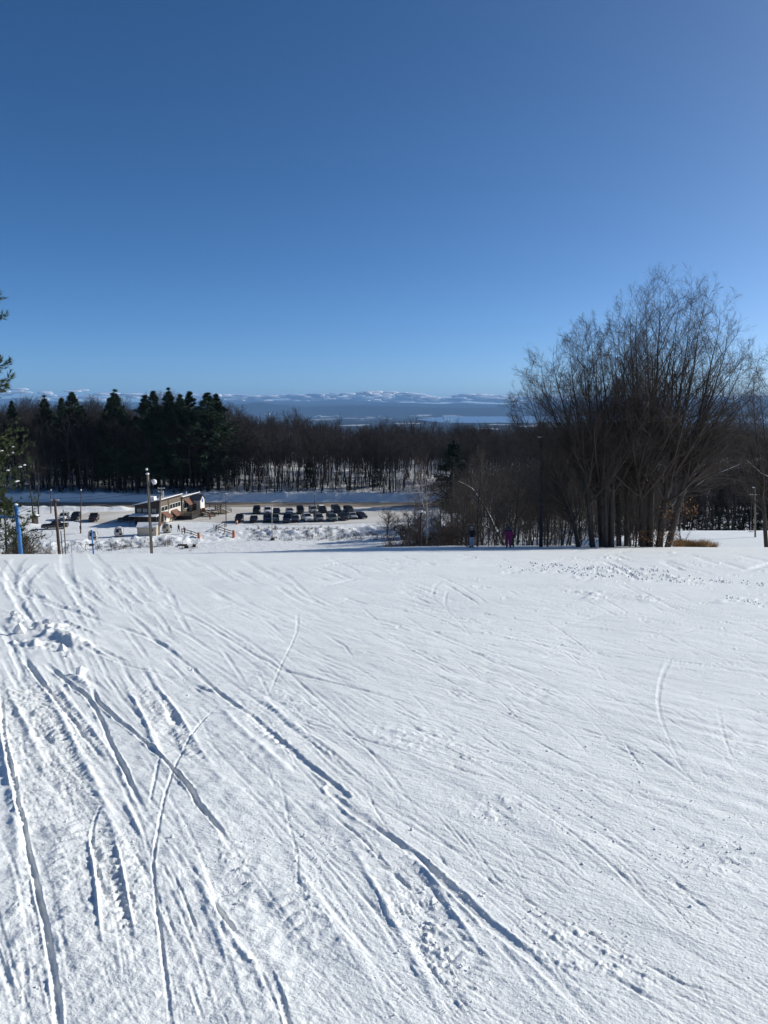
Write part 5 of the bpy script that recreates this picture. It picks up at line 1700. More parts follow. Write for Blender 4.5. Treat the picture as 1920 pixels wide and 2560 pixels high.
# ------------------------------------------------------------------ ticket shed
s0 = lotp(344, 1341, run_z) if False else lotp(344, 1339)
shed = thing('ticket_shed', 'small beige shed with a snowy roof below the lodge', 'shed', s0, R(2))
M_BEIGE = mat('beige siding', (0.50, 0.44, 0.345), 0.75, 0.06, 2)
SW, SD, SH = 3.9, 2.6, 1.75
MB().box((SW / 2, SD / 2, SH / 2 - 0.2), (SW, SD, SH + 0.4)).build('wall', M_BEIGE, shed)
MB().add([(0, 0, SH), (0, SD, SH), (0, SD / 2, SH + 0.75), (SW, 0, SH), (SW, SD, SH), (SW, SD / 2, SH + 0.75)], [(1, 0, 2), (3, 4, 5)]).build('gable', M_BEIGE, shed)
for s, sg in ((0, 1), (SD, -1)):
    o_ = SD / 2 * 1.15
    r = MB(); e = SD / 2 - sg * o_
    for nm, z, th, mt in (('roof', 0.0, 0.09, M_DSTEEL), ('roof_snow', 0.095, 0.12, M_SNOWCAP)):
        r = MB(); r.hexa([(-0.2, e, SH - 0.11 + z), (SW + 0.2, e, SH - 0.11 + z), (SW + 0.2, SD / 2, SH + 0.75 + z), (-0.2, SD / 2, SH + 0.75 + z), (-0.2, e, SH - 0.11 + z + th), (SW + 0.2, e, SH - 0.11 + z + th), (SW + 0.2, SD / 2, SH + 0.75 + z + th), (-0.2, SD / 2, SH + 0.75 + z + th)])
        r.build(nm, mt, shed)
for x in (0.04, SW - 0.04):
    MB().box((x, -0.02, SH / 2), (0.1, 0.06, SH)).build('corner_trim', M_DSTEEL, shed)
f = MB().box((2.95, -0.03, 1.15), (0.95, 0.05, 0.6)).build('window', M_WHITE, shed)
MB().box((2.95, -0.06, 1.15), (0.83, 0.03, 0.48)).build('pane', M_GLASSD, f)


# ------------------------------------------------------------------ old gondola cabins
def gondola(u, v, rz, label):
    t = thing('gondola_cabin', label, 'gondola', lotp(u, v), rz, 'old gondola cabins by the shed')
    M_GON = mat('dull aluminium', (0.42, 0.41, 0.39), 0.5, 0.15, 4, metal=0.2)
    st = [(0.10, 0.62, 0.5), (0.35, 0.88, 0.72), (0.95, 0.98, 0.80), (1.75, 0.80, 0.66), (2.0, 0.55, 0.45)]
    def ring(z, a, b): return [(x * a, y * b, z) for x, y in ((1, .7), (.75, 1), (-.75, 1), (-1, .7), (-1, -.7), (-.75, -1), (.75, -1), (1, -.7))]
    mb = MB(); vs = []; fs = []
    for z, a, b in st: vs += ring(z, a, b)
    for i in range(len(st) - 1):
        for j in range(8): fs.append((i * 8 + j, i * 8 + (j + 1) % 8, (i + 1) * 8 + (j + 1) % 8, (i + 1) * 8 + j))
    fs += [tuple(range(7, -1, -1)), tuple(range((len(st) - 1) * 8, len(st) * 8))]
    mb.add(vs, fs); mb.build('shell', M_GON, t)
    for s in (-1, 1):
        k = 1.012
        MB().hexa([(-.62, s * .80 * k, .98), (.02, s * .80 * k, .98), (.02, s * .76 * k, .98), (-.62, s * .76 * k, .98), (-.5, s * .665 * k, 1.72), (.02, s * .665 * k, 1.72), (.02, s * .62 * k, 1.72), (-.5, s * .62 * k, 1.72)]).build('window', M_GLASSD, t)
        MB().hexa([(.10, s * .81 * k, .42), (.62, s * .81 * k, .42), (.62, s * .7 * k, .42), (.10, s * .7 * k, .42), (.10, s * .67 * k, 1.72), (.5, s * .67 * k, 1.72), (.5, s * .62 * k, 1.72), (.10, s * .62 * k, 1.72)]).build('door', M_TRIM, t)
        MB().hexa([(s * .985, -.5, .98), (s * .985, .5, .98), (s * .94, .5, .98), (s * .94, -.5, .98), (s * .82, -.42, 1.72), (s * .82, .42, 1.72), (s * .77, .42, 1.72), (s * .77, -.42, 1.72)]).build('end_window', M_GLASSD, t)
    MB().box((0, 0, 0.05), (1.3, 1.0, 0.12)).build('skid', M_DWOOD, t)
    MB().lump((0, 0, 2.0), (0.5, 0.42, 0.10), random.Random(1), 2, 0.05).build('snow_cap', M_SNOWCAP, t, True)


gondola(233, 1350, 0.25, 'leftmost old gondola cabin, partly behind the small blue lift post')
gondola(298, 1341, 0.25, 'middle old gondola cabin left of the beige shed')
gondola(418, 1331, -0.15, 'old gondola cabin right of the beige shed, nearest the walkers')


# ------------------------------------------------------------------ poles and lamps
def pole(name, label, cat, base, top, r0, r1, m_, group=None, k=8):
    base = Vector(base); top = Vector(top)
    t = thing(name, label, cat, base, 0, group)
    n = (top - base)
    MB().tube([(0, 0, -0.6), n * 0.5, n], [r0, (r0 + r1) / 2, r1], k).build('post', m_, t, True)
    return t, n


def snowball(parent, p_, r_, flat=0.6):
    MB().lump(p_, (r_, r_, r_ * flat), random.Random(int(r_ * 1000)), 2, 0.08).build('snow_cap', M_SNOWCAP, parent, True)


# tall floodlight pole in front of the lodge
b = on(376, 66); tp = at(369, 1186, 66)
t, n = pole('floodlight_pole', 'tall wooden pole with dish floodlight in front of the lodge', 'light pole', b, tp, 0.15, 0.11, M_POLE)
snowball(t, n + Vector((0, 0, 0.05)), 0.16)
MB().tube([n + Vector((-0.05, 0, 0.0)), n + Vector((-0.06, 0, 0.35))], 0.02, 6).build('lamp_stem', M_DSTEEL, t)
l = MB().lump(n + Vector((-0.06, 0, 0.44)), 0.11, random.Random(2), 2, 0.0).build('lamp_globe', M_LAMP, t, True)
dl = at(387, 1203, 66) - b
MB().tube([n + Vector((0, 0, -0.5)), dl + Vector((-0.3, 0, 0.15)), dl], 0.025, 6).build('lamp_arm', M_DSTEEL, t)
hd = MB().lathe([(0.05, 0.14), (0.12, 0.10), (0.23, 0.0), (0.25, -0.13), (0.24, -0.16)], 16).build('floodlight', M_LAMP, t, True)
hd.location = dl; hd.rotation_euler = (0.5, 0.85, 0.3)
MB().tube([n * 0.12 + Vector((0.13, -0.05, 0)), n * 0.9 + Vector((0.12, -0.05, 0))], 0.02, 5).build('conduit', M_DSTEEL, t)

# power pole beside the lodge
b = lotp(396.5, 1337); tp = at(403, 1218, b.y)
t, n = pole('power_pole', 'leaning power pole standing at the lodge corner', 'power pole', b, tp, 0.17, 0.12, M_POLE)
for z, w in ((0.97, 1.5), (0.90, 1.2)):
    MB().bar(n * z + Vector((-w / 2, 0, 0)), n * z + Vector((w / 2, 0, 0)), 0.10, 0.12).build('crossarm', M_POLE, t)
    MB().bar(n * z + Vector((-w / 2, 0, 0.09)), n * z + Vector((w / 2, 0, 0.09)), 0.11, 0.07).build('snow_cap', M_SNOWCAP, t)
    for x in (-0.45, 0.4): MB().lathe([(0.05, 0), (0.08, 0.08), (0.04, 0.2)], 8, n * z + Vector((x * w, 0, 0.07))).build('insulator', M_STEEL, t)
MB().lathe([(0.26, 0), (0.28, 0.1), (0.28, 0.75), (0.2, 0.85)], 10, n * 0.86 + Vector((0.38, 0, -0.2))).build('transformer', M_STEEL, t)
MB().tube([n * 0.1 + Vector((-0.17, -0.05, 0)), n * 0.75 + Vector((-0.14, -0.05, 0))], 0.03, 6).build('conduit', M_STEEL, t)
pw_top = b + n * 0.95

# left wooden poles
P1b = on(144, 56); P1t = at(136.5, 1247, 56)
t, n = pole('wooden_pole', 'leaning brown wooden pole with snowy crossarm left of the thin grey pole', 'pole', P1b, P1t, 0.13, 0.09, M_POLE_D)
MB().bar(n * 0.97 + Vector((-0.3, 0, 0)), n * 0.97 + Vector((0.3, 0, 0)), 0.07, 0.07).build('crossarm', M_POLE_D, t)
MB().bar(n * 0.97 + Vector((-0.3, 0, 0.06)), n * 0.97 + Vector((0.3, 0, 0.06)), 0.07, 0.05).build('snow_cap', M_SNOWCAP, t)
P2b = on(158.5, 58); P2t = at(158, 1274, 58)
t, n = pole('wooden_pole', 'thin pale grey pole right of the leaning brown pole', 'pole', P2b, P2t, 0.055, 0.045, M_POLE)
b = on(152, 60); t, n = pole('steel_post', 'short dark post between the two left wooden poles', 'post', b, at(152, 1327, 60), 0.04, 0.04, M_DSTEEL)
b = lotp(201, 1333); t, n = pole('lamp_pole', 'dark lamp pole standing in the snow left of the lodge', 'lamp pole', b, at(203, 1230, b.y), 0.15, 0.10, M_POLE_D)
MB().tube([n, n + Vector((0, 0, 0.35))], 0.03, 6).build('lamp_stem', M_STEEL, t); MB().lump(n + Vector((0, 0, 0.45)), 0.17, random.Random(2), 2, 0.0).build('lamp_globe', M_LAMP, t, True)
MB().box(n * 0.1 + Vector((0.1, -0.2, 0.4)), (0.35, 0.25, 0.7)).build('meter_box', M_DSTEEL, t)
b = lotp(127, 1283); t, n = pole('lamp_pole', 'dark lamp pole by the road at the far left', 'lamp pole', b, at(127.5, 1229, b.y), 0.16, 0.12, M_POLE_D)
MB().tube([n, n + Vector((0, 0, 0.3))], 0.03, 6).build('lamp_stem', M_STEEL, t); MB().lump(n + Vector((0, 0, 0.42)), 0.18, random.Random(2), 2, 0.0).build('lamp_globe', M_LAMP, t, True)

# blue lift posts
b = on(46, 47.5); tp = at(40, 1263, 47.5)
t, n = pole('lift_post', 'thick blue steel lift post at the left edge of the slope', 'lift post', b, tp, 0.135, 0.125, M_BLUE, k=14)
snowball(t, n + Vector((0, 0, 0.02)), 0.13, 0.7)
MB().tube([n * 0.42, n * 0.42 + Vector((0.0, 0, 0.04))], 0.15, 14).build('collar', M_BLUE, t)
MB().bar(n * 0.76 + Vector((0.05, -0.1, 0)), n * 0.76 + Vector((-1.6, 0.2, 0.0)), 0.14, 0.16).build('crossarm', M_BLUE, t)
MB().lump(n * 0.80 + Vector((0.16, -0.05, 0)), (0.07, 0.07, 0.05), random.Random(4), 1).build('snow_clump', M_SNOWCAP, t)
MB().tube([n * 0.70, n * 0.60 + Vector((-0.6, 0, 0)), n * 0.47 + Vector((-1.4, 0, 0))], 0.014, 5).build('guy_cable', M_STEEL, t)
b = on(230, 60); tp = at(229, 1325, 60)
t, n = pole('lift_post', 'slim blue lift post with wire frames before the leftmost gondola', 'lift post', b, tp, 0.065, 0.06, M_BLUE, k=10)
hz = at(229, 1362, 60) - b
MB().box(hz, (0.34, 0.2, 0.14)).build('sheave_bracket', M_DSTEEL, t)
for s in (-1, 1):
    MB().tube([hz + Vector((s * 0.15, 0, 0)), hz + Vector((s * 0.35, 0, 0.08)), hz + Vector((s * 0.5, 0, 0.02)), hz + Vector((s * 0.52, 0, -0.3)), hz + Vector((s * 0.42, 0, -0.5))], 0.018, 6).build('wire_frame', M_DSTEEL, t)
# bent wire guide rails by the left poles
for pts_, lab in (([(96, 1341), (98, 1352), (125, 1349), (168, 1339), (131, 1330), (133, 1335)], 'bent wire rail left of the brown pole'), ([(168, 1378), (171, 1360), (177, 1353), (200, 1357), (206, 1372)], 'bent wire rail left of the slim blue post')):
    b = on(pts_[0][0], 62); w = thing('wire_rail', lab, 'wire rail', b)
    MB().tube([at(u, v, 62) - b for u, v in (pts_ if len(pts_) == 5 else [(110, 1378), (97, 1350), (100, 1343), (125, 1343), (131, 1335), (130, 1326)])], 0.018, 6).build('rail', M_DSTEEL, w)
    MB().tube([at(pts_[2][0], pts_[2][1], 62) - b, on(pts_[2][0], 62) - b - Vector((0, 0, 0.5))], 0.016, 6).build('stake', M_DSTEEL, w)

# street lamps
def street_lamp(u, v, vt, label, k=1.0):
    b = lotp(u, v); t, n = pole('street_lamp', label, 'street lamp', b, at(u, vt, b.y), 0.12, 0.07, M_DSTEEL, 'twin arm street lamps')
    for s in (-1, 1):
        MB().tube([n - Vector((0, 0, 0.7)), n + Vector((s * 0.7 * k, 0, -0.15)), n + Vector((s * 1.7 * k, 0, 0.15)), n + Vector((s * 2.3 * k, 0, 0.2))], 0.055, 6).build('arm', M_STEEL, t)
        MB().box(n + Vector((s * 2.55 * k, 0, 0.2)), (0.7, 0.3, 0.16)).build('lamp_head', M_STEEL, t, bevel=0.04)
        MB().box(n + Vector((s * 2.55 * k, 0, 0.315)), (0.6, 0.26, 0.06)).build('snow_cap', M_SNOWCAP, t)
    snowball(t, n, 0.12)


street_lamp(565, 1316, 1234, 'twin arm street lamp beside the open gateway')
street_lamp(787, 1305, 1234, 'twin arm street lamp among the parked cars')
b = lotp(679, 1337, run_z) if False else on(679, 163.5)
t, n = pole('steel_pole', 'thin pale grey pole in the snow bank before the cars', 'pole', b, at(679.5, 1258, b.y), 0.09, 0.07, M_STEEL)
bx = thing('pole_pad', 'dark lump of padding at the foot of the thin grey pole', 'pad', on(680, 162.6))
MB().lump((0, 0, 0.2), (0.45, 0.35, 0.4), random.Random(5), 2, 0.12).build('pad', M_TRIM, bx)
b = on(1052, 70); t, n = pole('lamp_post', 'dark post with three lamps left of the thicket', 'lamp post', b, at(1052.5, 1280, 70), 0.10, 0.085, M_POLE_D)
MB().bar(n + Vector((-0.3, 0, -0.1)), n + Vector((0.3, 0, -0.1)), 0.06, 0.06).build('crossarm', M_DSTEEL, t)
for dx in (-0.28, 0.02, 0.3):
    h = MB().lathe([(0.03, 0.12), (0.09, 0.08), (0.13, -0.06), (0.12, -0.09)], 12, n + Vector((dx, 0, 0.04 if abs(dx) < 0.1 else -0.06))).build('lamp', M_LAMP, t, True)
b = on(1355, 63.5); t, n = pole('lamp_post', 'tall dark pole with a snowy lamp beside the wide left tree', 'lamp post', b, at(1353, 1097, 63.5), 0.16, 0.12, mat('blue black pole', (0.03, 0.033, 0.042), 0.8, 0.3, 5), k=10)
MB().box(n + Vector((-0.12, 0, 0.02)), (0.4, 0.26, 0.16)).build('lamp_head', M_DSTEEL, t); MB().box(n + Vector((-0.12, 0, 0.14)), (0.44, 0.28, 0.08)).build('snow_cap', M_SNOWCAP, t, bevel=0.03)
b = hit(1889, 1343, 75, 120); t, n = pole('power_pole', 'weathered power pole with two snowy crossarms on the right knoll', 'power pole', b, at(1886.5, 1220, b.y), 0.11, 0.085, M_POLE)
for z, w in ((1.0, 0.5), (0.86, 1.5)):
    MB().bar(n * z + Vector((-w / 2, 0, 0)), n * z + Vector((w / 2, 0, 0)), 0.07, 0.08).build('crossarm', M_POLE, t); MB().bar(n * z + Vector((-w / 2, 0, 0.07)), n * z + Vector((w / 2, 0, 0.07)), 0.08, 0.06).build('snow_cap', M_SNOWCAP, t)
b = hit(1877, 1330, 75, 140); t, n = pole('stake', 'thin pale stake left of the knoll power pole', 'stake', b, at(1877, 1304, b.y), 0.025, 0.02, M_STEEL)
MB().box((0, 0, 0.05), (0.6, 0.1, 0.06)).build('foot', M_STEEL, t)
b = hit(968, 1338, 110, 200); t, n = pole('marker_post', 'short dark padded post alone on the lower run', 'post', b, at(968.5, 1324, b.y), 0.16, 0.14, M_TRIM)
MB().lathe([(0.16, 0), (0.1, 0.12), (0.02, 0.16)], 10, n).build('cap', M_TRIM, t)
b = on(454, 155); t, n = pole('stake', 'thin dark stake by the brush below the gateway', 'stake', b, b + Vector((0, 0, 0.9)), 0.04, 0.03, M_DSTEEL)
MB().box((0, 0, 0.85), (0.16, 0.03, 0.12)).build('tag', M_DSTEEL, t)


def wire(label, a, b_, sag, r_=0.012):
    a = Vector(a); b_ = Vector(b_)
    pts_ = [a + (b_ - a) * k / 12 - Vector((0, 0, sag * 4 * (k / 12) * (1 - k / 12))) for k in range(13)]
    w = MB(); w.tube([q - a for q in pts_], r_, 4)
    o = w.build('overhead_cable', M_CABLE); o.location = a
    tag(o, label, 'cable')


wire('overhead cable running from the left edge to the pole by the lodge', at(-40, 1262, 150), pw_top, 0.8, 0.03)
wire('upper overhead cable leaving the power pole for the left edge', at(-40, 1250, 160), pw_top + Vector((0, 0, 0.3)), 0.8, 0.025)


# ------------------------------------------------------------------ gateway fences
def fence(label, pts_, posts, pad):
    t = thing('rail_fence', label, 'fence', pts_[0])
    o = pts_[0]
    for a, b_ in zip(pts_[:-1], pts_[1:]):
        for h in (0.55, 1.05):
            MB().bar(a - o + Vector((0, 0, h)), b_ - o + Vector((0, 0, h)), 0.10, 0.13).build('rail', M_DWOOD, t)
    for p_ in posts:
        MB().box(p_ - o + Vector((0, 0, 0.45)), (0.15, 0.15, 1.4)).build('post', M_DWOOD, t)
    q = pad - o
    MB().lathe([(0.26, -0.2), (0.28, 0.2), (0.27, 1.2), (0.20, 1.35)], 12, q).build('post_pad', M_ORANGE, t, True)


RZ = LOT - 0.85
f1 = [lotp(455, 1334), lotp(478, 1340, LOT - 0.2), lotp(497, 1347, LOT - 0.5)]
fence('rail fence left of the gateway ending in an orange padded post', f1, f1[:2], f1[2])
f2 = [lotp(562, 1317), lotp(540, 1327), lotp(562, 1334, LOT - 0.2), lotp(584, 1341, LOT - 0.4)]
fence('rail fence right of the gateway ending in an orange padded post', f2, f2[:3], f2[3])
sk = thing('leaning_skis', 'skis and poles leaning on the right gateway fence', 'skis', lotp(541, 1328))
for k in range(5):
    MB().bar((-0.4 + k * 0.22, -0.2, 0), (-0.7 + k * 0.34, 0.15, 1.6), 0.09, 0.03).build('ski', (M_DSTEEL, M_BLUE, M_TRIM, M_WHITE, M_DSTEEL)[k], sk)
cn = thing('orange_barrel', 'small orange barrel before the leftmost front row car', 'barrel', lotp(592, 1310.5))
MB().lathe([(0.26, 0), (0.28, 0.3), (0.25, 0.32), (0.25, 0.5), (0.22, 0.95), (0.1, 1.0)], 12).build('body', M_ORANGE, cn, True)
MB().lathe([(0.272, 0.50), (0.262, 0.68)], 12).build('band', M_WHITE, cn)
for u, v, sx, lab in ((456, 1364, 1.9, 'wide dark sled lying left on the snow below the gateway'), (480, 1356, 2.4, 'long brown board pile by the left gateway post'), (466, 1370, 0.8, 'small dark crate left of the other crate on the lower run'), (485.5, 1367, 0.6, 'small dark crate right of the other crate on the lower run')):
    z_ = LOT - 0.97
    q = lotp(u, v, z_)
    t = thing('snow_sled' if sx > 1.5 else 'crate', lab, 'sled' if sx > 1.5 else 'crate', q, 0.1)
    if sx > 1.5:
        for k in range(4): MB().box((0, -0.35 + k * 0.24, 0.16 + 0.03 * (k % 2)), (sx, 0.2, 0.10)).build('plank', M_DWOOD, t)
        for s in (-1, 1): MB().box((s * sx * 0.35, 0, 0.05), (0.12, 0.95, 0.14)).build('runner', M_POLE_D, t)
    else:
        MB().box((0, 0, 0.22), (sx, 0.5, 0.44)).build('box', M_TRIM, t, bevel=0.03); MB().box((0, 0, 0.47), (sx + 0.06, 0.56, 0.06)).build('lid', M_DWOOD, t)

# kiosk at far left, bird-house like hut
t = thing('kiosk', 'small brown roofed notice hut at the far left of the car park', 'hut', lotp(88, 1311), 0.2)
MB().box((0, 0, 0.95), (1.3, 0.9, 1.9)).build('wall', M_POLE_D, t); MB().box((0.2, -0.47, 1.05), (0.6, 0.05, 1.3)).build('panel', M_POLE, t)
MB().prism([(-1.1, 1.85), (1.1, 1.85), (0, 2.45)], -0.8, 0.8).build('roof', M_DWOOD, t); MB().prism([(-0.9, 2.06), (0.9, 2.06), (0, 2.56)], -0.75, 0.75).build('roof_snow', M_SNOWCAP, t)

# lift hut in the thicket
hp = on(1137, 148)
hut = thing('lift_hut', 'hut with a blue shaded snowy roof half hidden in the thicket', 'hut', hp, 0.12)
ev = at(1137, 1316, 148).z - hp.z; pk = at(1137, 1292, 149).z - hp.z
MB().box((0, 1.6, ev / 2 - 0.3), (4.6, 3.2, ev + 0.6)).build('wall', M_SHDK, hut)
MB().box((-0.9, -0.03, ev * 0.5), (1.0, 0.06, 0.9)).build('window', M_GLASSD, hut)
r = MB(); r.hexa([(-2.9, -0.7, ev - 0.1), (2.9, -0.7, ev - 0.1), (2.6, 3.9, pk), (-2.2, 3.9, pk), (-2.9, -0.7, ev), (2.9, -0.7, ev), (2.6, 3.9, pk + 0.1), (-2.2, 3.9, pk + 0.1)])
r.build('roof', M_DWOOD, hut)
r = MB(); r.hexa([(-2.8, -0.65, ev + 0.005), (2.8, -0.65, ev + 0.005), (2.5, 3.85, pk + 0.105), (-2.1, 3.85, pk + 0.105), (-2.75, -0.6, ev + 0.2), (2.75, -0.6, ev + 0.2), (2.45, 3.8, pk + 0.3), (-2.05, 3.8, pk + 0.3)])
r.build('roof_snow', M_SNOWCAP, hut, bevel=0.06)


# ------------------------------------------------------------------ people
def cloth_mat(name, cols):
    """cols: (height, colour) bands from the boots up, height as a share of the figure"""
    m = bpy.data.materials.new(name); m.use_nodes = True
    nt = m.node_tree; p = nt.nodes['Principled BSDF']; p.inputs['Roughness'].default_value = 0.8
    tc = nt.nodes.new('ShaderNodeTexCoord'); sp = nt.nodes.new('ShaderNodeSeparateXYZ'); nt.links.new(tc.outputs['Object'], sp.inputs[0])
    mu = nt.nodes.new('ShaderNodeMath'); mu.operation = 'MULTIPLY'; mu.inputs[1].default_value = 0.5; nt.links.new(sp.outputs[2], mu.inputs[0])
    cr = nt.nodes.new('ShaderNodeValToRGB'); cr.color_ramp.interpolation = 'CONSTANT'
    for i, (h, c) in enumerate(cols):
        e = cr.color_ramp.elements[i] if i < 2 else cr.color_ramp.elements.new(h / 2)
        e.position = h / 2; e.color = (*c, 1)
    nt.links.new(mu.outputs[0], cr.inputs[0]); nt.links.new(cr.outputs[0], p.inputs['Base Color'])
    return m


def person(label, loc, face, height, cols, helmet, stride=0.12, arms=0.0, bend=0.0, skis=False, pack=None):
    """face: heading in degrees (0 = away from the viewer)"""
    t = thing('person', label, 'person', loc, -R(face))
    s = height / 1.75
    J = {'pelvis': ((0, 0, .95), .155), 'waist': ((0, .01, 1.1), .15), 'chest': ((0, .02 + bend, 1.33), .175), 'neck': ((0, .03 + bend * 1.4, 1.49), .065), 'head': ((0, .05 + bend * 1.6, 1.60), .10), 'crown': ((0, .05 + bend * 1.7, 1.70), .085)}
    E = [('pelvis', 'waist'), ('waist', 'chest'), ('chest', 'neck'), ('neck', 'head'), ('head', 'crown')]
    for q, sg in (('l', -1), ('r', 1)):
        st = stride * sg
        J.update({'sh' + q: ((sg * .20, .01 + bend, 1.41), .085), 'el' + q: ((sg * (.29 + arms * .1), -.02 + bend - st * .5, 1.14), .062), 'wr' + q: ((sg * (.27 + arms * .15), .14 + arms * .2 + bend - st, .95 + arms * .2), .045), 'ha' + q: ((sg * (.26 + arms * .15), .21 + arms * .25 + bend - st, .91 + arms * .2), .05), 'fi' + q: ((sg * (.24 + arms * .15), .27 + arms * .25 + bend - st, .87 + arms * .2), .035),
                  'hi' + q: ((sg * .105, 0, .88), .12), 'kn' + q: ((sg * .12, .05 + st, .50), .085), 'an' + q: ((sg * .13, st * 1.6 - .03, .11), .07), 'to' + q: ((sg * .145, st * 1.6 + .15, .055), .055)})
        E += [('chest', 'sh' + q), ('sh' + q, 'el' + q), ('el' + q, 'wr' + q), ('wr' + q, 'ha' + q), ('ha' + q, 'fi' + q), ('pelvis', 'hi' + q), ('hi' + q, 'kn' + q), ('kn' + q, 'an' + q), ('an' + q, 'to' + q)]
    names = list(J); ix = {n_: i for i, n_ in enumerate(names)}
    me = bpy.data.meshes.new('body')
    me.from_pydata([Vector(J[n_][0]) * s for n_ in names], [(ix[a], ix[b_]) for a, b_ in E], [])
    o = link('body', me, t)
    sk_ = o.modifiers.new('skin', 'SKIN'); sk_.use_smooth_shade = True
    sv = me.skin_vertices[0].data
    for i, n_ in enumerate(names):
        sv[i].radius = (J[n_][1] * s, J[n_][1] * s); sv[i].use_root = (n_ == 'pelvis')
    o.modifiers.new('sub', 'SUBSURF').levels = 2; o.modifiers['sub'].render_levels = 2
    me.materials.append(cloth_mat('clothing ' + str(len(bpy.data.materials)), [(h * s, c) for h, c in cols]))
    hx, hy, hz_ = Vector(J['head'][0]) * s
    MB().lathe([(0.128 * s, -0.03 * s), (0.135 * s, 0.03 * s), (0.12 * s, 0.10 * s), (0.07 * s, 0.155 * s), (0.01, 0.17 * s)], 14, (hx, hy - 0.015 * s, hz_)).build('helmet', helmet, t, True)
    MB().lathe([(0.137 * s, -0.0 * s), (0.137 * s, 0.035 * s)], 14, (hx, hy - 0.012 * s, hz_ - 0.01)).build('goggle_strap', M_TRIM, t)
    MB().box((hx, hy + 0.105 * s, hz_ + 0.005), (0.15 * s, 0.05 * s, 0.075 * s)).build('goggles', M_GLASSD, t, bevel=0.015)
    MB().lump((hx, hy + 0.115 * s, hz_ - 0.05 * s), (0.016 * s, 0.025 * s, 0.025 * s), random.Random(1), 1, 0).build('nose', mat('skin tone', (0.55, 0.36, 0.27), 0.6, 0.05, 4), t, True)
    if pack:
        MB().box((0, bend - 0.17 * s, 1.25 * s), (0.34 * s, 0.18 * s, 0.46 * s)).build('collar', pack, t, bevel=0.06)
    if skis:
        for sg in (-1, 1):
            MB().box((sg * .14 * s, 0.1, 0.015), (0.10, 1.65 * s, 0.03)).build('ski', M_DSTEEL, t)
    return t


MAG = (0.30, 0.012, 0.11); BLK = (0.012, 0.012, 0.014); SKN = (0.55, 0.36, 0.27)
pm = on(1273, 61.0)
person('person in a long magenta ski outfit and dark helmet near the leaning trunk', pm, 12, 1.74, [(0, BLK), (0.14, MAG), (1.36, BLK), (1.47, (0.10, 0.16, 0.25))], mat('dark blue helmet', (0.02, 0.03, 0.06), 0.3, 0.1, 4), 0.02, 0.25, 0.0, True)
pk_ = on(1181, 62)
person('person in a black jacket and white trousers left of the magenta figure', pk_, -20, 1.72, [(0, BLK), (0.14, (0.48, 0.50, 0.58)), (0.88, BLK), (1.47, (0.3, 0.25, 0.2))], mat('pale helmet', (0.38, 0.38, 0.36), 0.4, 0.1, 4), 0.04, 0.5, 0.05, True)
person('dark clothed person walking towards the lodge beside the gondola cabin', lotp(447, 1330), 25, 1.70, [(0, BLK), (0.14, (0.02, 0.02, 0.028)), (0.9, (0.03, 0.03, 0.04)), (1.47, SKN)], mat('black helmet', (0.015, 0.015, 0.016), 0.4, 0.1, 4), 0.14)
person('person in dark red and black leaning on the left gateway fence', lotp(462, 1335), -60, 1.66, [(0, BLK), (0.14, (0.03, 0.015, 0.02)), (0.9, (0.07, 0.02, 0.03)), (1.47, SKN)], mat('dark red helmet', (0.08, 0.02, 0.03), 0.4, 0.1, 4), 0.05, 0.6, 0.1)
person('person in a red jacket at the foot of the deck steps', lotp(525, 1299), 40, 1.65, [(0, BLK), (0.14, (0.02, 0.02, 0.028)), (0.85, (0.32, 0.03, 0.04)), (1.47, SKN)], mat('black helmet', (0.015, 0.015, 0.016), 0.4, 0.1, 4), 0.06)

# ------------------------------------------------------------------ clods and crumbs of snow on the slope
rq = random.Random(21)


def clod(u, v, wpx, hpx, label):
    a, d = plane_pt(float(u), float(v)); m_ = float(d) / FPX
    mb = MB(); w = wpx * m_ / 2; h = hpx * m_
    mb.block((0, 0, h * 0.32), (w, w * 0.75, h * 0.75), rq, 18)
    o = mb.build('snow_clod', M_SNOWCAP); o.location = (float(a), float(d), ground(float(a), float(d)))
    tag(o, label, 'snow clod', 'snow clods on the slope')


clod(203, 1691, 44, 25, 'large wedge shaped clod of snow standing alone beside the tracks')
clod(50, 1587, 36, 32, 'biggest upright clod of snow in the broken bank at the left')
clod(155, 1632, 30, 24, 'jagged clod of snow left of the wedge shaped one, higher up')
clod(170, 1646, 24, 16, 'small clod of snow just above the wedge shaped one')
clod(115, 1568, 26, 22, 'clod of snow where the curving track meets the broken bank')
clod(90, 1609, 22, 12, 'flat clod of snow below the biggest upright clod')
clod(38, 1538, 26, 16, 'low clod of snow at the upper end of the broken bank')
clod(430, 2095, 14, 11, 'small clod of snow at the crossing of the two narrow tracks')
cv = []; 
bm = bmesh.new(); bmesh.ops.create_icosphere(bm, subdivisions=1, radius=1)
ico = np.array([tuple(q.co) for q in bm.verts]); icf = np.array([[q.index for q in f_.verts] for f_ in bm.faces]); bm.free()
rg = np.random.default_rng(7)
zones = [(Z4, 40, 520, 420, 560, 260), (Z4, 560, 640, 520, 460, 220), (Z4, 380, 170, 560, 180, 160), (Z4, 1180, 340, 420, 160, 90), (Z3, 470, 240, 200, 480, 160), (Z3, 740, 300, 160, 300, 60), (Z3, 1220, 220, 240, 420, 130), (Z3, 930, 240, 160, 420, 90), (Z2, 0, 750, 420, 160, 110), (Z2, 380, 780, 420, 220, 60), (Z3, 60, 250, 260, 850, 110), (Z1, 600, 560, 200, 340, 80), (Z2, 700, 820, 500, 240, 60), (Z4, 100, 20, 1500, 1050, 160), (Z1, 200, 540, 300, 400, 50)]
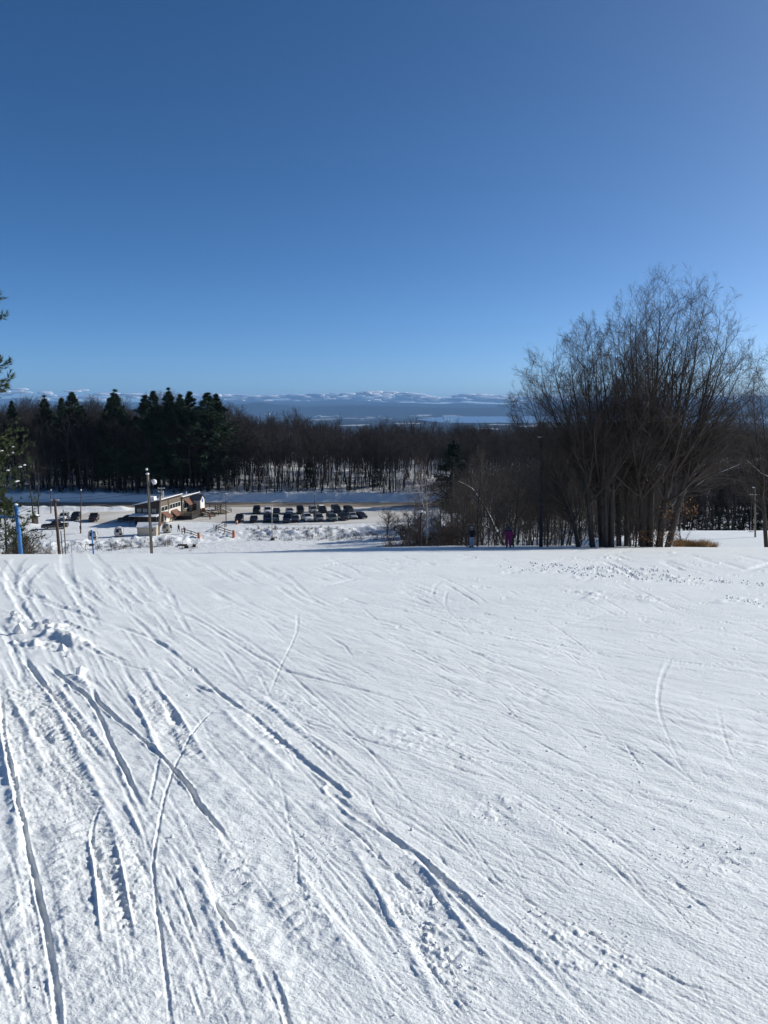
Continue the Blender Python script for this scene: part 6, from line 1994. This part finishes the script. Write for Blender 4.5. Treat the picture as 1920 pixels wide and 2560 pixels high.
for fn, x0, y0, w, h, n in zones:
    for k in range(n):
        u, v = fn((x0 + rg.random() * w, y0 + rg.random() * h))[0]
        if v > 2700: continue
        r_ = rg.uniform(0.9, 2.6) * (1.8 if rg.random() < 0.08 else 1)
        u += rg.normal() * 25; v += rg.normal() * 14
        x, d = plane_pt(u, v); s = r_ * float(d) / FPX
        q = ico * (1 + rg.uniform(-0.28, 0.28, ico.shape)) * s * np.array([1.1, 1.1, 0.85])
        cv.append((q + np.array([float(x), float(d), ground(float(x), float(d)) + s * 0.35]), icf))
for row in (((620, 84), (1650, 180), 150), ((500, 100), (1300, 165), 90), ((880, 100), (1240, 118), 60), ((1480, 230), (1650, 265), 40)):
    (xa, ya), (xb, yb), n = row
    for k in range(n):
        f_ = rg.random(); u, v = Z2((xa + (xb - xa) * f_, ya + (yb - ya) * f_ + rg.normal() * 5))[0]
        x, d = plane_pt(u, v); s = rg.uniform(1.2, 3.0) * float(d) / FPX
        q = ico * (1 + rg.uniform(-0.28, 0.28, ico.shape)) * s
        cv.append((q + np.array([float(x), float(d), ground(float(x), float(d)) + s * 0.3]), icf))
v_, f_ = merge(cv)
tag(link('snow_crumbs', mesh_np('snow_crumbs', v_, f_, M_SNOWCAP)), 'small crumbs of snow thrown up along the tracks', 'snow crumbs', kind='stuff')

# ------------------------------------------------------------------ far buildings, mill steam, clouds, haze
def far_building(u, v, d, wpx, hpx, m_, label):
    c = at(u, v, d); w = wpx * d / FPX; h = hpx * d / FPX
    t = thing('far_building', label, 'building', (c.x, c.y, c.z - 15), 0, 'buildings on the far plain')
    MB().box((0, 0, h / 2 + 7), (w, w * 0.5, h + 14)).build('wall', m_, t)
    MB().hexa([(-w * .5 - 2, -w * .25 - 2, h + 14), (w * .5 + 2, -w * .25 - 2, h + 14), (w * .5 + 2, w * .25 + 2, h + 14), (-w * .5 - 2, w * .25 + 2, h + 14), (-w * .5, -w * .05, h * 1.3 + 15), (w * .5, -w * .05, h * 1.3 + 15), (w * .5, w * .05, h * 1.3 + 15), (-w * .5, w * .05, h * 1.3 + 15)]).build('roof', M_WHITE, t)


M_FARB = mat('pale far walls', (0.78, 0.76, 0.72), 0.8, 0.05, 0.01)
for u, v, w, h, lab in ((928, 1047, 22, 2.4, 'longest white building of the lakeside town'), (905, 1048, 8, 1.6, 'small white building left of the longest one'), (948, 1042, 8, 1.5, 'pale building above the longest white one'), (960, 1047, 14, 1.6, 'low pale building right of the longest one'), (975, 1048, 8, 1.4, 'small pale building toward the lake shore'), (797, 1040, 10, 1.4, 'pale building among fields left of the town'), (840, 1041, 12, 1.2, 'thin pale building midway along the plain'), (1030, 1041, 14, 1.2, 'thin white building by the lake shore'), (668, 1035, 12, 1.2, 'pale building above the wood on the left of the plain'), (1075, 1062, 4, 1.2, 'tiny white house among the trees before the lake')):
    far_building(u, v, 12500 if v < 1055 else 9000, w, h, M_FARB, lab)
D_ = 13000
t = thing('steam_plume', 'white steam plumes rising from stacks at the lake shore', 'steam', at(1122, 1054, D_) - Vector((0, 0, 10)))
M_STEAM = mat('white steam', (0.85, 0.85, 0.85), 1.0, 0.04, 0.01, spec=0)
o = t.location; rq = random.Random(9)
for pu in ([(1112, 1054), (1111, 1050), (1110, 1047), (1111, 1044)], [(1119, 1055), (1120, 1052), (1121, 1050)], [(1125, 1055), (1126, 1052), (1127, 1049.5)], [(1114, 1054), (1116, 1053), (1118, 1053)]):
    mb = MB()
    for k, (u, v) in enumerate(pu):
        for j in range(3):
            q = at(u + rq.uniform(-.8, .8), v + rq.uniform(-.8, .8), D_) - o
            mb.lump(q, rq.uniform(8, 14), rq, 2, 0.12)
    mb.build('plume', M_STEAM, t, True)
    q = at(pu[0][0], pu[0][1] + 1, D_) - o
    MB().tube([q - Vector((0, 0, 40)), q], [4, 3], 8).build('stack', M_STEEL, t)

# low cloud bank behind the mountains
M_CLOUD = bpy.data.materials.new('sunlit cloud'); M_CLOUD.use_nodes = True
nt = M_CLOUD.node_tree; p = nt.nodes['Principled BSDF']; p.inputs['Roughness'].default_value = 1; p.inputs['Specular IOR Level'].default_value = 0
nz = nt.nodes.new('ShaderNodeTexNoise'); nz.inputs['Scale'].default_value = 0.0006; nz.inputs['Detail'].default_value = 6
tc = nt.nodes.new('ShaderNodeTexCoord'); nt.links.new(tc.outputs['Object'], nz.inputs[0])
cr = nt.nodes.new('ShaderNodeValToRGB'); cr.color_ramp.elements[0].color = (0.88, 0.88, 0.89, 1); cr.color_ramp.elements[1].color = (0.93, 0.93, 0.93, 1)
nt.links.new(nz.outputs[0], cr.inputs[0]); nt.links.new(cr.outputs[0], p.inputs['Base Color'])
tl = nt.nodes.new('ShaderNodeBsdfTranslucent'); nt.links.new(cr.outputs[0], tl.inputs[0])
mxs = nt.nodes.new('ShaderNodeMixShader'); mxs.inputs[0].default_value = 0.0
p.inputs['Subsurface Weight'].default_value = 1.0; p.inputs['Subsurface Scale'].default_value = 1500.0; p.inputs['Subsurface Radius'].default_value = (1, 1, 1)
nt.links.new(p.outputs[0], mxs.inputs[1]); nt.links.new(tl.outputs[0], mxs.inputs[2]); nt.links.new(mxs.outputs[0], nt.nodes['Material Output'].inputs['Surface'])
DC = 52000
TOP = [(-700, 992), (-200, 985), (0, 974), (40, 970), (120, 974), (230, 973), (330, 978), (450, 985), (520, 983), (560, 985), (640, 988), (740, 986), (830, 983), (880, 982), (905, 979), (940, 976), (985, 977), (1020, 980), (1045, 985), (1090, 992), (1130, 993), (1150, 986), (1180, 984), (1220, 986), (1260, 990), (1300, 992), (1400, 988), (1600, 990), (1900, 988), (2600, 990)]
rg = np.random.default_rng(3)
cp = []
bm = bmesh.new(); bmesh.ops.create_icosphere(bm, subdivisions=3, radius=1)
ico3 = np.array([tuple(q.co) for q in bm.verts]); icf3 = np.array([[q.index for q in f_.verts] for f_ in bm.faces]); bm.free()
bm = bmesh.new(); bmesh.ops.create_icosphere(bm, subdivisions=2, radius=1)
ico3 = np.array([tuple(q.co) for q in bm.verts]); icf3 = np.array([[q.index for q in f_.verts] for f_ in bm.faces]); bm.free()
for k in range(1900):
    u = rg.uniform(-700, 2600)
    if u < 500 and rg.random() < 0.85: continue
    tv = skyline(TOP, u) + 0.8 * float(vnoise(np.array([u / 22.0]), np.array([0.5]), 5)[0])
    base = 1003 + 3 * float(vnoise(np.array([u / 90.0]), np.array([3.5]), 6)[0])
    v = tv + 2 + (base - tv) * rg.random() ** 1.1
    c = at(u, v, DC + rg.uniform(-1500, 3500))
    sz = min((v - tv) * 0.8 + 0.8, rg.uniform(1.4, 3.6)) * DC / FPX; sx = sz * rg.uniform(4.0, 10.0)
    q = ico3 * (1 + 0.25 * vnoise(ico3[:, 0] * 2.5 + k * 3.3, ico3[:, 2] * 2.5 + ico3[:, 1] * 2, k))[:, None]
    cp.append((q * np.array([sx, sx * 0.7, sz]) + np.array(tuple(c)), icf3))
v_, f_ = merge(cp)
tag(link('cloud_bank', mesh_np('cloud_bank', v_, f_, M_CLOUD, True)), 'long low bank of white cloud over the far mountains', 'cloud', kind='stuff')

# the air: even pale haze over the whole land
hz = MB(); hz.box((0, 23000, 235), (130000, 50000, 1110))
M_HAZE = bpy.data.materials.new('haze'); M_HAZE.use_nodes = True
nt = M_HAZE.node_tree; nt.nodes.remove(nt.nodes['Principled BSDF'])
pv_ = nt.nodes.new('ShaderNodeVolumePrincipled')
pv_.inputs['Color'].default_value = (0.30, 0.58, 1.0, 1)
pv_.inputs['Density'].default_value = 2.4e-5
pv_.inputs['Anisotropy'].default_value = 0.0
nt.links.new(pv_.outputs[0], nt.nodes['Material Output'].inputs['Volume'])
o = hz.build('haze', M_HAZE)
tag(o, 'thin blue haze over the land and mountains', 'haze', kind='stuff')
